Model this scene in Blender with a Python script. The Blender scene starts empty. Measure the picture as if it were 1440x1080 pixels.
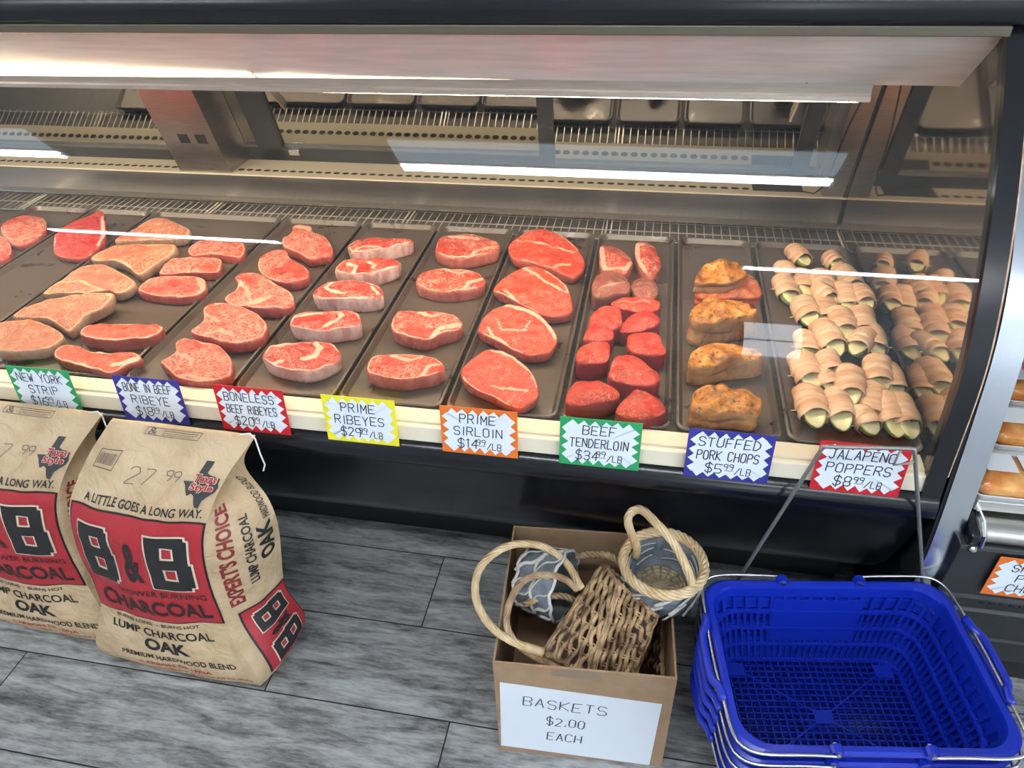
import bpy, bmesh, math, random
from mathutils import Vector, Matrix, noise
random.seed(7)
S = bpy.context.scene
COL = S.collection
V = Vector

# ------------------------------------------------------------------ camera
YAW, PIT, ROL, FPX, CAMH = -.208785, .642203, .041042, 1023.67, 1.55
def cam_axes():
    f = V((math.sin(YAW)*math.cos(PIT), math.cos(YAW)*math.cos(PIT), -math.sin(PIT)))
    r = f.cross(V((0, 0, 1))).normalized(); d = f.cross(r)
    return (r*math.cos(ROL)+d*math.sin(ROL), d*math.cos(ROL)-r*math.sin(ROL), f)
CR, CD, CF = cam_axes()
CAM = V((0, 0, CAMH))
cam = bpy.data.cameras.new('camera'); co = bpy.data.objects.new('camera', cam); COL.objects.link(co)
cam.sensor_fit = 'HORIZONTAL'; cam.sensor_width = 36; cam.lens = FPX/1440*36; cam.clip_start = .02
m = Matrix((CR, -CD, -CF)).transposed().to_4x4(); m.translation = CAM; co.matrix_world = m
S.camera = co
def ray(x, y): return CR*((x-720)/FPX)+CD*((y-540)/FPX)+CF
def onz(x, y, z): d = ray(x, y); return CAM+d*((z-CAMH)/d.z)
def ony(x, y, Y): d = ray(x, y); return CAM+d*(Y/d.y)
def onx(x, y, X): d = ray(x, y); return CAM+d*(X/d.x)
def onplane(x, y, z0, y0, s):          # plane z = z0 + s*(y-y0), a measured surface of the place
    d = ray(x, y); t = (z0+s*(0-y0)-CAMH)/(d.z-s*d.y); return CAM+d*t

# ------------------------------------------------------------------ world, view, light levels
S.view_settings.view_transform = 'Standard'; S.view_settings.look = 'None'
S.view_settings.exposure = 0.45; S.view_settings.gamma = 1; S.view_settings.use_curve_mapping = False
W = bpy.data.worlds.new('daylight'); S.world = W; W.use_nodes = True
W.node_tree.nodes['Background'].inputs[0].default_value = (.80, .90, 1, 1)
W.node_tree.nodes['Background'].inputs[1].default_value = 5.0
try:
    S.cycles.caustics_reflective = False; S.cycles.caustics_refractive = False
    S.cycles.max_bounces = 12; S.cycles.transparent_max_bounces = 16; S.cycles.sample_clamp_indirect = 6
except Exception: pass
TUBE, PAN, CASE_TUBE = 46.0, 2.2, 60.0          # lamp strengths: ceiling tubes, ceiling diffusers, case tubes

# ------------------------------------------------------------------ materials
MATS = {}
def mat(name, col=(.5, .5, .5), rough=.5, metal=0, spec=.5, emit=None, es=0, **k):
    if name in MATS: return MATS[name]
    m = bpy.data.materials.new(name); m.use_nodes = True; b = m.node_tree.nodes['Principled BSDF']
    b.inputs['Base Color'].default_value = (*col, 1); b.inputs['Roughness'].default_value = rough
    b.inputs['Metallic'].default_value = metal; b.inputs['Specular IOR Level'].default_value = spec
    if emit: b.inputs['Emission Color'].default_value = (*emit, 1); b.inputs['Emission Strength'].default_value = es
    for kk, v in k.items(): b.inputs[kk.replace('_', ' ')].default_value = v
    MATS[name] = m; return m
class NT:
    def __init__(s, m): s.t = m.node_tree; s.b = s.t.nodes.get('Principled BSDF')
    def n(s, typ, **k):
        nd = s.t.nodes.new(typ)
        for a, v in k.items():
            if a.startswith('i_'):
                key = a[2:]; key = int(key) if key.isdigit() else key.replace('_', ' ')
                if isinstance(v, (tuple, list)) or not hasattr(v, 'is_output'): nd.inputs[key].default_value = v
                else: s.t.links.new(v, nd.inputs[key])
            else: setattr(nd, a, v)
        return nd
    def link(s, a, b): s.t.links.new(a, b)
    def coord(s, scale=(1, 1, 1), rnd=False):
        c = s.n('ShaderNodeTexCoord'); mp = s.n('ShaderNodeMapping'); mp.inputs['Scale'].default_value = scale
        s.link(c.outputs['Object'], mp.inputs[0])
        if rnd:
            oi = s.n('ShaderNodeObjectInfo'); cx = s.n('ShaderNodeCombineXYZ')
            mu = s.math('MULTIPLY', oi.outputs['Random'], 37.0)
            s.link(mu, cx.inputs[0]); s.link(mu, cx.inputs[1]); s.link(mu, cx.inputs[2]); s.link(cx.outputs[0], mp.inputs[1])
        return mp.outputs[0]
    def math(s, op, a, b=0.0, clamp=False):
        nd = s.n('ShaderNodeMath', operation=op, use_clamp=clamp)
        for i, v in enumerate((a, b)):
            if hasattr(v, 'is_output'): s.link(v, nd.inputs[i])
            else: nd.inputs[i].default_value = v
        return nd.outputs[0]
    def noise(s, co, scale, detail=3, rough=.55, dist=0):
        nd = s.n('ShaderNodeTexNoise'); s.link(co, nd.inputs['Vector'])
        nd.inputs['Scale'].default_value = scale; nd.inputs['Detail'].default_value = detail
        nd.inputs['Roughness'].default_value = rough; nd.inputs['Distortion'].default_value = dist
        return nd.outputs['Fac']
    def ramp(s, f, stops):
        nd = s.n('ShaderNodeValToRGB'); e = nd.color_ramp.elements
        while len(e) < len(stops): e.new(.5)
        for el, (p, c) in zip(e, stops): el.position = p; el.color = (*c, 1) if len(c) == 3 else c
        s.link(f, nd.inputs[0]); return nd.outputs[0]
    def maprange(s, v, a, b, c=0, d=1):
        nd = s.n('ShaderNodeMapRange'); s.link(v, nd.inputs[0])
        for i, q in enumerate((a, b, c, d)): nd.inputs[i+1].default_value = q
        return nd.outputs[0]
    def mix(s, f, a, b, mode='MIX'):
        nd = s.n('ShaderNodeMix', data_type='RGBA', blend_type=mode)
        for i, v in ((0, f), (6, a), (7, b)):
            if hasattr(v, 'is_output'): s.link(v, nd.inputs[i])
            else: nd.inputs[i].default_value = v if i == 0 else (*v, 1)
        return nd.outputs[2]
    def bump(s, h, strength=.3, dist=.002):
        nd = s.n('ShaderNodeBump'); nd.inputs['Strength'].default_value = strength; nd.inputs['Distance'].default_value = dist
        s.link(h, nd.inputs['Height']); s.link(nd.outputs[0], s.b.inputs['Normal'])
    def attr(s, name): return s.n('ShaderNodeAttribute', attribute_name=name).outputs['Fac']
    def color(s, c): s.link(c, s.b.inputs['Base Color'])
    def rough(s, c): s.link(c, s.b.inputs['Roughness'])

def noisy(name, c1, c2, scale, rough=.5, stretch=(1, 1, 1), bump=0, bdist=.002, metal=0, detail=4, rnd=False, lo=.35, hi=.65, **k):
    if name in MATS: return MATS[name]
    m = mat(name, c1, rough, metal, **k); t = NT(m); co = t.coord(stretch, rnd)
    f = t.noise(co, scale, detail); t.color(t.ramp(f, [(lo, c1), (hi, c2)]))
    if bump: t.bump(f, bump, bdist)
    return m

def meat(name, red, dark, fatc, marb=.5, vein=.03, scale=30, rough=.32, sidec=None):
    if name in MATS: return MATS[name]
    m = mat(name, red, rough, 0, .35); t = NT(m); co = t.coord((1, 1, 1), True)
    tone = t.noise(co, 16, 5, .65, .8)
    base = t.mix(t.maprange(tone, .34, .66), dark, red)
    scale *= .95; vein *= .62; r1 = t.noise(co, scale, 3.2, .5, 1.8); v1 = t.maprange(t.math('ABSOLUTE', t.math('SUBTRACT', r1, .5)), 0, vein, 1, 0)
    r2 = t.noise(co, scale*2.6, 3, .5, 1.2); v2 = t.maprange(t.math('ABSOLUTE', t.math('SUBTRACT', r2, .5)), 0, vein*1.3, 1, 0)
    area = t.maprange(t.noise(co, 15, 2), .36, .54)
    v = t.math('MULTIPLY', t.math('MAXIMUM', v1, t.math('MULTIPLY', v2, .75)), t.math('MULTIPLY', area, marb*2.0), True)
    fat = t.maprange(t.math('ADD', t.attr('fat'), t.math('MULTIPLY', t.math('SUBTRACT', t.noise(co, 110, 4), .5), .9)), .38, .60)
    c = t.mix(v, base, fatc)
    if sidec:
        sm = t.maprange(t.noise(t.coord((1, 1, .35), True), 45, 4, .6, .5), .38, .62)
        sc = t.mix(sm, sidec, tuple(x*.45+y*.45 for x, y in zip(sidec, dark))); c = t.mix(t.attr('side'), c, sc)
    c = t.mix(fat, c, t.mix(t.noise(co, 60, 3), fatc, tuple(x*.85 for x in fatc)))
    t.color(c); t.bump(t.math('ADD', t.noise(co, 130, 5, .7), t.math('MULTIPLY', v, .25)), .7, .0025)
    t.rough(t.maprange(t.noise(co, 40, 3), .3, .7, rough-.1, rough+.15))
    m.node_tree.nodes['Principled BSDF'].inputs['Subsurface Weight'].default_value = 0.0
    return m

def glass_mat(name, tint=(.985, .985, .975), boost=1.0, rough=.0):
    if name in MATS: return MATS[name]
    m = bpy.data.materials.new(name); m.use_nodes = True; t = m.node_tree; t.nodes.clear()
    o = t.nodes.new('ShaderNodeOutputMaterial'); mx = t.nodes.new('ShaderNodeMixShader')
    tr = t.nodes.new('ShaderNodeBsdfTransparent'); gl = t.nodes.new('ShaderNodeBsdfGlossy'); ge = t.nodes.new('ShaderNodeNewGeometry')
    tr.inputs[0].default_value = (*tint, 1); gl.inputs['Roughness'].default_value = rough
    dt = t.nodes.new('ShaderNodeVectorMath'); dt.operation = 'DOT_PRODUCT'; t.links.new(ge.outputs['Incoming'], dt.inputs[0]); t.links.new(ge.outputs['Normal'], dt.inputs[1])
    def mth(op, a, b=0.0, cl=False):
        nd = t.nodes.new('ShaderNodeMath'); nd.operation = op; nd.use_clamp = cl
        for i, v in enumerate((a, b)):
            if hasattr(v, 'is_output'): t.links.new(v, nd.inputs[i])
            else: nd.inputs[i].default_value = v
        return nd.outputs[0]
    k = mth('POWER', mth('SUBTRACT', 1.0, mth('ABSOLUTE', dt.outputs['Value'])), 5.0)        # reflectance of thin glass by angle
    t.links.new(mth('MULTIPLY', mth('ADD', .04, mth('MULTIPLY', k, .96)), boost, True), mx.inputs[0])
    t.links.new(tr.outputs[0], mx.inputs[1]); t.links.new(gl.outputs[0], mx.inputs[2]); t.links.new(mx.outputs[0], o.inputs[0])
    MATS[name] = m; return m

# ------------------------------------------------------------------ mesh building
class MB:
    def __init__(s): s.v = []; s.f = []; s.mi = []; s.attr = {}; s.m = 0
    def face(s, idx): s.f.append(tuple(idx)); s.mi.append(s.m)
    def add(s, vs): i = len(s.v); s.v.extend(V(p) for p in vs); return i
    def poly(s, pts): i = s.add(pts); s.face(range(i, i+len(pts)))
    def box(s, a, b, M=None):
        (x0, y0, z0), (x1, y1, z1) = a, b
        c = [V((x, y, z)) for z in (z0, z1) for y in (y0, y1) for x in (x0, x1)]
        if M: c = [M @ p for p in c]
        i = s.add(c)
        for q in ((0, 2, 3, 1), (4, 5, 7, 6), (0, 1, 5, 4), (1, 3, 7, 5), (3, 2, 6, 7), (2, 0, 4, 6)): s.face([i+k for k in q])
    def hull8(s, c):
        i = s.add(c)
        for q in ((0, 3, 2, 1), (4, 5, 6, 7), (0, 1, 5, 4), (1, 2, 6, 5), (2, 3, 7, 6), (3, 0, 4, 7)): s.face([i+k for k in q])
    def prism(s, prof, x0, x1, cap=True):       # profile of (y,z) points swept along x
        n = len(prof); i = s.add([(x0, y, z) for y, z in prof]+[(x1, y, z) for y, z in prof])
        for k in range(n): s.face((i+k, i+(k+1) % n, i+n+(k+1) % n, i+n+k))
        if cap: s.face(range(i+n-1, i-1, -1)); s.face(range(i+n, i+2*n))
    def rings(s, rings, closed=True, cap0=False, cap1=False, loop=False):
        n = len(rings[0]); i = s.add([p for r in rings for p in r]); R = len(rings)
        for r in range(R if loop else R-1):
            for k in range(n if closed else n-1):
                a, b = i+r*n, i+((r+1) % R)*n
                s.face((a+k, a+(k+1) % n, b+(k+1) % n, b+k))
        if cap0: s.face(range(i+n-1, i-1, -1))
        if cap1: s.face(range(i+(R-1)*n, i+R*n))
        return i
    def tube(s, path, r, n=6, closed=False, cap=True, flat=1.0):
        P = [V(p) for p in path]; R = []; up = None
        for k, p in enumerate(P):
            if closed: d = P[(k+1) % len(P)]-P[k-1]
            else: d = P[min(k+1, len(P)-1)]-P[max(k-1, 0)]
            d = d.normalized() if d.length > 1e-9 else V((0, 0, 1))
            if up is None: up = d.orthogonal().normalized()
            up = (up-d*up.dot(d)); up = up.normalized() if up.length > 1e-6 else d.orthogonal().normalized()
            w = d.cross(up); rr = r(k/(len(P)-1)) if callable(r) else r
            R.append([p+up*(rr*math.cos(2*math.pi*j/n))+w*(rr*flat*math.sin(2*math.pi*j/n)) for j in range(n)])
        s.rings(R, True, cap and not closed, cap and not closed, closed)
    def lathe(s, prof, c=(0, 0, 0), n=24, M=None):
        R = []
        for r, z in prof:
            ring = [V((r*math.cos(2*math.pi*j/n), r*math.sin(2*math.pi*j/n), z)) for j in range(n)]
            R.append([(M @ p if M else p+V(c)) for p in ring])
        s.rings(R, True, prof[0][0] > 1e-6 and False, False)
    def build(s, name, mats, parent=None, smooth=False, bevel=0, auto=None):
        off = parent_world(parent) if parent else V((0, 0, 0))
        me = bpy.data.meshes.new(name); me.from_pydata([p-off for p in s.v], [], s.f)
        for mm in (mats if isinstance(mats, (list, tuple)) else [mats]): me.materials.append(mm)
        me.polygons.foreach_set('material_index', s.mi)
        for a, vals in s.attr.items():
            at = me.attributes.new(a, 'FLOAT', 'POINT'); vals = list(vals)+[0.0]*(len(me.vertices)-len(vals)); at.data.foreach_set('value', vals)
        bm = bmesh.new(); bm.from_mesh(me); bmesh.ops.recalc_face_normals(bm, faces=bm.faces); bm.to_mesh(me); bm.free()
        if smooth: me.polygons.foreach_set('use_smooth', [True]*len(me.polygons))
        if auto:
            me.polygons.foreach_set('use_smooth', [True]*len(me.polygons)); me.set_sharp_from_angle(angle=math.radians(auto))
        o = bpy.data.objects.new(name, me); COL.objects.link(o)
        if parent: o.parent = parent
        if bevel:
            b = o.modifiers.new('bevel', 'BEVEL'); b.width = bevel; b.segments = 2; b.limit_method = 'ANGLE'
        return o
def parent_world(p):
    l = V((0, 0, 0))
    while p: l = l+p.location; p = p.parent
    return l
def tag(o, label, cat, group=None, kind=None):
    if label: o['label'] = label
    if cat: o['category'] = cat
    if group: o['group'] = group
    if kind: o['kind'] = kind
    return o
def thing(name, loc, label, cat, group=None):
    o = bpy.data.objects.new(name, None); COL.objects.link(o); o.location = loc; o.empty_display_size = .05
    return tag(o, label, cat, group)
def copy_tree(o, parent=None):
    c = o.copy(); COL.objects.link(c)
    if parent: c.parent = parent
    for ch in list(o.children): copy_tree(ch, c)
    return c
def struct(o): o['kind'] = 'structure'; return o
def catmull(P, n, closed=False):
    P = [V(p) for p in P]; out = []; N = len(P); segs = N if closed else N-1
    for i in range(segs):
        p0 = P[(i-1) % N] if closed or i > 0 else P[0]*2-P[1]; p1 = P[i]; p2 = P[(i+1) % N]
        p3 = P[(i+2) % N] if closed or i+2 < N else P[-1]*2-P[-2]
        for k in range(n):
            t = k/n
            out.append(.5*((2*p1)+(p2-p0)*t+(2*p0-5*p1+4*p2-p3)*t*t+(3*p1-p0-3*p2+p3)*t**3))
    if not closed: out.append(P[-1])
    return out
def resample(P, n, closed=False):
    Q = list(P)+([P[0]] if closed else []); L = [0]
    for a, b in zip(Q, Q[1:]): L.append(L[-1]+(b-a).length)
    out = []; j = 0
    for k in range(n):
        s = L[-1]*k/(n if closed else n-1)
        while j < len(Q)-2 and L[j+1] < s: j += 1
        d = L[j+1]-L[j]; out.append(Q[j].lerp(Q[j+1], (s-L[j])/d if d > 0 else 0))
    return out
def arch(P, n=40): return resample(catmull(P, 12), n)
def twist(mb, path, R=.006, r=.0035, strands=3, turns=10, n=5):      # rope of twisted canes along a path
    P = [V(p) for p in path]; N = len(P); up = (P[1]-P[0]).orthogonal().normalized(); F = []
    for k in range(N):
        d = (P[min(k+1, N-1)]-P[max(k-1, 0)]).normalized(); up = (up-d*up.dot(d)).normalized(); F.append((up.copy(), d.cross(up)))
    for q in range(strands):
        pts = []
        for k in range(N):
            a = 2*math.pi*(turns*k/(N-1)+q/strands); pts.append(P[k]+F[k][0]*(R*math.cos(a))+F[k][1]*(R*math.sin(a)))
        mb.tube(pts, r, n)

# ------------------------------------------------------------------ hand lettering
G = {}
for line in """A 00 26 40;12 32
B 00 06 36 45 44 33 03;33 42 41 30 00
C 45 36 16 05 01 10 30 41
D 00 06 26 44 42 20 00
E 46 06 00 40;03 33
F 46 06 00;03 33
G 45 36 16 05 01 10 30 41 43 23
H 06 00;46 40;03 43
I 16 10
J 46 26;36 31 20 10 01
K 06 00;46 03 40
L 06 00 40
M 00 06 22 46 40
N 00 06 40 46
O 16 05 01 10 30 41 45 36 16
P 00 06 36 45 44 33 03
Q 16 05 01 10 30 41 45 36 16;22 40
R 00 06 36 45 44 33 03;23 40
S 45 36 16 05 04 13 33 42 41 30 10 01
T 06 46;26 20
U 06 01 10 30 41 46
V 06 20 46
W 06 10 24 30 46
X 06 40;46 00
Y 06 23 46;23 20
Z 06 46 00 40
0 16 05 01 10 30 41 45 36 16
1 05 16 10
2 05 16 36 45 44 00 40
3 05 16 36 45 44 33 42 41 30 10 01;13 33
4 36 02 42;36 30
5 46 06 03 33 42 41 30 00
6 46 15 02 01 10 30 41 42 33 03
7 06 46 10
8 16 05 04 13 33 45 36 16;13 02 01 10 30 41 42 33
9 43 13 04 05 16 36 45 43 30
/ 00 46
. 10 11
- 03 43
$ 45 36 16 05 04 13 33 42 41 30 10 01;27 2a
' 16 15
_ 00 40""".split('\n'):
    ch, rest = line[0], line[2:]
    G[ch] = [[(int(a[0]), -1 if a[1] == 'a' else int(a[1])) for a in st.split()] for st in rest.split(';')]
def strokes(text, h, adv=1.45, seed=0, wob=.12, ital=.06):
    rnd = random.Random(text+str(seed)); out = []; x = 0; sc = h/6
    for ch in text:
        if ch == '^': continue
        if ch in G:
            j = rnd.uniform(-wob, wob)
            for st in G[ch]:
                out.append([(x+(px+rnd.uniform(-wob, wob)*1.2+ital*py)*sc*.86, (py+rnd.uniform(-wob, wob)*1.2+j*2)*sc) for px, py in st])
        x += sc*4*adv*(.55 if ch in "I1.'" else .8 if ch == ' ' else 1)*.86
    return out, x
def ribbon(mb, pts, w, fn):
    for (a, b) in zip(pts, pts[1:]):
        a2, b2 = V((*a, 0)), V((*b, 0)); d = b2-a2
        if d.length < 1e-7: continue
        d.normalize(); nrm = V((-d.y, d.x, 0))*w/2; e = d*w*.4
        mb.poly([fn(*(p.xy)) for p in (a2-e-nrm, b2+e-nrm, b2+e+nrm, a2-e+nrm)])
def hand(mb, text, cx, cy, h, w, fn, maxw=None, seed=0):
    st, width = strokes(text, h, seed=seed); k = min(1, maxw/width) if maxw else 1
    for s in st: ribbon(mb, [(cx-width*k/2+px*k, cy-h/2+py) for px, py in s], w, fn)

# ------------------------------------------------------------------ the room
def floor_mat():
    m = mat('grey_wood_tile', (.3, .31, .32), .42); t = NT(m)
    rd = t.attr('plank'); off = t.n('ShaderNodeCombineXYZ'); t.link(t.math('MULTIPLY', rd, 23.0), off.inputs[0]); t.link(t.math('MULTIPLY', rd, 51.0), off.inputs[1])
    c = t.n('ShaderNodeTexCoord'); mp = t.n('ShaderNodeMapping'); mp.inputs['Scale'].default_value = (1, 5.5, 1)
    t.link(c.outputs['Object'], mp.inputs[0]); t.link(off.outputs[0], mp.inputs[1])
    f = t.noise(mp.outputs[0], 5, 7, .68, .5); g = t.noise(mp.outputs[0], 26, 5, .75, .3)
    mp2 = t.n('ShaderNodeMapping'); mp2.inputs['Scale'].default_value = (1.2, 5, 1); t.link(c.outputs['Object'], mp2.inputs[0]); t.link(off.outputs[0], mp2.inputs[1])
    h = t.noise(mp2.outputs[0], 14, 3, .6)
    s = t.math('ADD', t.math('MULTIPLY', f, .62), t.math('ADD', t.math('MULTIPLY', g, .3), t.math('MULTIPLY', h, .14)))
    col = t.ramp(s, [(.40, (.052, .052, .052)), (.48, (.172, .173, .172)), (.55, (.30, .305, .305)), (.66, (.47, .475, .465))])
    t.color(col); t.rough(t.maprange(g, .3, .7, .3, .5)); t.bump(s, .15, .001)
    return m
mb = MB(); mb.attr['plank'] = []
ROWS = {0: -.338, 1: -.779, 2: -.468, 3: -1.01, -1: -.62}
rnd = random.Random(3)
mb.m = 1; mb.poly([(-5, -5, -.002), (4, -5, -.002), (4, 3.2, -.002), (-5, 3.2, -.002)]); mb.attr['plank'] += [0]*4
mb.m = 0
for r in range(-26, 12):
    y0 = .566+.2225*r; y1 = y0+.2225
    if y0 < -5 or y1 > 3.2: continue
    j = ROWS.get(r, rnd.uniform(0, 1.06)); k0 = -6
    for k in range(-6, 7):
        x0, x1 = max(-5, j+1.066*k), min(4, j+1.066*(k+1))
        if x1-x0 < .05: continue
        g = .0016; mb.poly([(x0+g, y0+g, 0), (x1-g, y0+g, 0), (x1-g, y1-g, 0), (x0+g, y1-g, 0)]); mb.attr['plank'] += [rnd.random()]*4
struct(mb.build('floor', [floor_mat(), mat('grout', (.012, .012, .013), .8)]))
WALL = mat('wall_paint', (.62, .64, .66), .7); CEIL = mat('ceiling_tile', (.8, .82, .84), .8)
mb = MB(); mb.box((-5, -5, 2.75), (4, 3.2, 2.8)); struct(mb.build('ceiling', CEIL))
def wall(name, axis, at, a0, a1, openings):          # a wall with window openings (from, to, sill, head)
    mb = MB(); cuts = sorted(openings); t0, t1 = at, at+(.1 if at > 0 else -.1)
    def seg(u0, u1, z0, z1):
        if axis == 'x': mb.box((min(t0, t1), u0, z0), (max(t0, t1), u1, z1))
        else: mb.box((u0, min(t0, t1), z0), (u1, max(t0, t1), z1))
    u = a0
    for o0, o1, z0, z1 in cuts: seg(u, o0, 0, 2.75); seg(o0, o1, 0, z0) if z0 > 0 else None; seg(o0, o1, z1, 2.75); u = o1
    seg(u, a1, 0, 2.75); struct(mb.build(name, WALL))
wall('wall_left', 'x', -5, -5, 3.2, []); wall('wall_right', 'x', 4, -5, 3.2, [(-4.4, -.2, .3, 2.5)])  # right wall opening is added to bring in more daylight
wall('wall_front', 'y', -5, -5, 4, [(.95, 1.6, .02, 2.0)])
mb = MB(); mb.box((-5, 3.2, 0), (4, 3.3, 2.75)); struct(mb.build('wall_back', WALL))
WF = mat('window_frame', (.05, .05, .055), .4)
for nm, X in (('added_window_1', 4.02),):  # bars of the added daylight opening, out of view
    mb = MB()
    for y in ((-4.4, -3.0, -1.6, -.25) if X > 0 else (-4.9, -3.65)): mb.box((X, y, .5), (X+.04, y+.05, 2.45))
    struct(mb.build(nm, WF))
mb = MB(); mb.box((.95, -5.06, .02), (1.0, -5.02, 2.0)); mb.box((1.55, -5.06, .02), (1.60, -5.02, 2.0)); mb.box((.95, -5.06, .95), (1.60, -5.02, 1.02)); struct(mb.build('door_1', WF))

LAMP = mat('tube_light', (1, 1, 1), .5, emit=(.93, .97, 1), es=TUBE); PANM = mat('diffuser_light', (.9, .95, 1), .5, emit=(.62, .82, 1), es=PAN)
WHITE = mat('white_enamel', (.8, .8, .8), .4)
def ceiling_light(x0, x1, y, label, pan=True):
    t = thing('ceiling_light', ((x0+x1)/2, y, 2.74), label, 'ceiling light', 'fluorescent ceiling lights')
    mb = MB(); mb.box((x0-.02, y-.09, 2.715), (x1+.02, y+.37 if pan else y+.1, 2.75)); mb.build('housing', WHITE, t)
    if pan: mb = MB(); mb.box((x0, y+.09, 2.705), (x1, y+.35, 2.715)); mb.build('diffuser', PANM, t)
    for d in (-.03, .03):
        mb = MB(); mb.tube([(x0, y+d, 2.70), (x1, y+d, 2.70)], .017, 8); mb.build('tube', LAMP, t)
ceiling_light(-1.17, .757, -.30, 'long fluorescent ceiling light in front of the meat case')
ceiling_light(-5*.9, -3.02, -.30, 'long fluorescent ceiling light over the left end of the shop')
ceiling_light(-4.7, -2.74, -2.44, 'narrow fluorescent ceiling light near the left wall and the window', False)
ceiling_light(.66, 2.17, -2.42, 'narrow fluorescent ceiling light on the right, near the window', False)

# ------------------------------------------------------------------ the meat case
BLACK = mat('black_gloss', (.006, .007, .010), .22, 0, .5); BLACKM = mat('black_satin', (.010, .011, .013), .45)
STEEL = noisy('brushed_steel', (.50, .49, .48), (.62, .61, .60), 30, .27, (1, 30, 30), metal=1, bump=.05)
CREAM = mat('cream_enamel', (.72, .66, .52), .4)
DARK = mat('hole_shade', (.012, .011, .01), .7)  # shade inside holes and slots, painted as dark patches on solid parts
MIRROR = mat('tinted_mirror_glass', (.46, .45, .42), .03, 1)
ENDMIR = mat('polished_end_panel', (.62, .53, .44), .045, 1)
FRAME = mat('charcoal_frame', (.035, .038, .042), .35)
ALU = mat('satin_aluminium', (.10, .085, .06), .5, .4)
XL, XR = -2.75, .540
case = thing('display_case', (-1.1, 1.7, 0), 'black curved glass meat display case with steel interior and mirrored back', 'display case')
GP = [(1.036, .632), (1.057, .821), (1.096, .939), (1.168, 1.073), (1.255, 1.194), (1.330, 1.283)]
GC = [p.to_tuple() for p in catmull([(0, y, z) for y, z in GP], 6)]
GPROF = [(p[1], p[2]) for p in GC]
def offs(prof, d):       # offset a (y,z) profile along its normal, outward = towards the customer
    o = []
    for k, (y, z) in enumerate(prof):
        a, b = prof[max(k-1, 0)], prof[min(k+1, len(prof)-1)]; t = V((b[0]-a[0], b[1]-a[1])).normalized(); o.append((y-t.y*d, z+t.x*d))
    return o
mb = MB(); mb.prism(GPROF+offs(GPROF, -.006)[::-1], XL, .516); mb.build('front_glass', glass_mat('case_glass'), case, auto=40)
mb = MB(); mb.prism([(1.030, .600), (1.034, .634), (1.046, .634), (1.046, .638), (1.088, .638), (1.090, .600)], XL, .516); mb.build('cream_rail', CREAM, case, bevel=.002)
mb = MB(); mb.prism([(1.09, .600), (1.034, .599), (1.02, .592), (1.012, .575), (1.012, .556), (1.02, .545), (1.04, .540), (1.09, .540)], XL, .545); mb.build('bumper', BLACK, case, auto=50)
mb = MB(); mb.prism([(1.036, .540), (1.040, .534), (1.048, .50), (1.072, .42), (1.115, .315), (1.17, .235), (1.235, .175), (1.30, .152), (1.40, .150), (1.40, .540)], XL, .545); mb.build('lower_panel', BLACK, case, auto=50)
mb = MB(); mb.box((XL, 1.327, 0), (.545, 1.40, .152)); mb.build('kick_plate', BLACKM, case)
mb = MB(); mb.box((XL, 1.39, 0.0), (.545, 2.40, .585)); mb.build('cabinet_body', BLACKM, case)
mb = MB(); mb.box((XL, 1.088, .586), (XR, 2.10, .602)); mb.build('deck_pan', noisy('deck_pan_metal', (.035, .03, .026), (.085, .075, .065), 60, .5), case)
WIRE = mat('rack_wire', (.55, .53, .49), .3, .9)
mb = MB(); x = XL+.02
JO = [onz(px, py, .615).x for px, py in ((292, 300), (575, 305), (857, 315), (1183, 330))]; JO = [JO[0]-(JO[1]-JO[0])*q for q in (2, 1)]+JO
while x < XR-.01:
    if min(abs(x-j) for j in JO) > .016: mb.tube([(x, 1.95, .614), (x, 2.088, .614)], .0016, 5)
    x += .0245
for j in JO:
    for d in (-.007, .007): mb.tube([(j+d, 1.95, .615), (j+d, 2.088, .615)], .0032, 6)
for y in (1.955, 2.02, 2.086): mb.tube([(XL, y, .611), (XR, y, .611)], .002, 6)
mb.build('wire_rack', WIRE, case)
mb = MB(); mb.box((XL, 2.094, .602), (XR, 2.10, .704)); mb.prism([(2.094, .615), (2.078, .617), (2.074, .621), (2.078, .625), (2.094, .632)], XL, XR); mb.build('back_riser', STEEL, case)
mb = MB(); mb.box((XL, 2.092, .7045), (XR, 2.27, .709)); mb.m = 1
x = XL+.03
while x < .44:
    if not -1.54 < x < -1.35:
        pts = [(x+.0115*math.cos(a)*(1.0), 2.132+.0085*math.sin(a), .7096) for a in [k*math.pi/5 for k in range(10)]]; mb.poly(pts)
    x += .0302
mb.m = 2; mb.box((-1.64, 2.165, .709), (-1.56, 2.195, .7094))
mb.build('vent_ledge', [CREAM, DARK, mat('cream_sticker', (.70, .64, .5), .5)], case)
TH = math.radians(17)
def dplane(x, a, b): return V((x, 2.24-a*math.sin(TH)-b*math.cos(TH), .712+a*math.cos(TH)-b*math.sin(TH)))   # along the leaning door, out of it
def dbox(mb, x0, x1, a0, a1, b0, b1):
    mb.hull8([dplane(x0, a0, b0), dplane(x1, a0, b0), dplane(x1, a0, b1), dplane(x0, a0, b1), dplane(x0, a1, b0), dplane(x1, a1, b0), dplane(x1, a1, b1), dplane(x0, a1, b1)])
AT = .475
for x0, x1, bo, st in ((XL, -1.532, .030, [(-1.60, -1.55)]), (-1.351, -.30, .0, [(-1.300, -1.215)]), (-.345, .478, .034, [(-.345, -.300), (.395, .44)])):
    d = MB(); dbox(d, x0, x1, .03, AT, bo-.008, bo-.002); door = d.build('sliding_door', MIRROR, case)
    d = MB(); dbox(d, x0, x1, -.004, .05, bo-.01, bo+.012); dbox(d, x0, x1, AT-.03, AT, bo-.01, bo+.01)
    for a, b in st: dbox(d, a, b, .0, AT, bo-.01, bo+.012)
    d.build('door_frame', FRAME, door)
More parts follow.
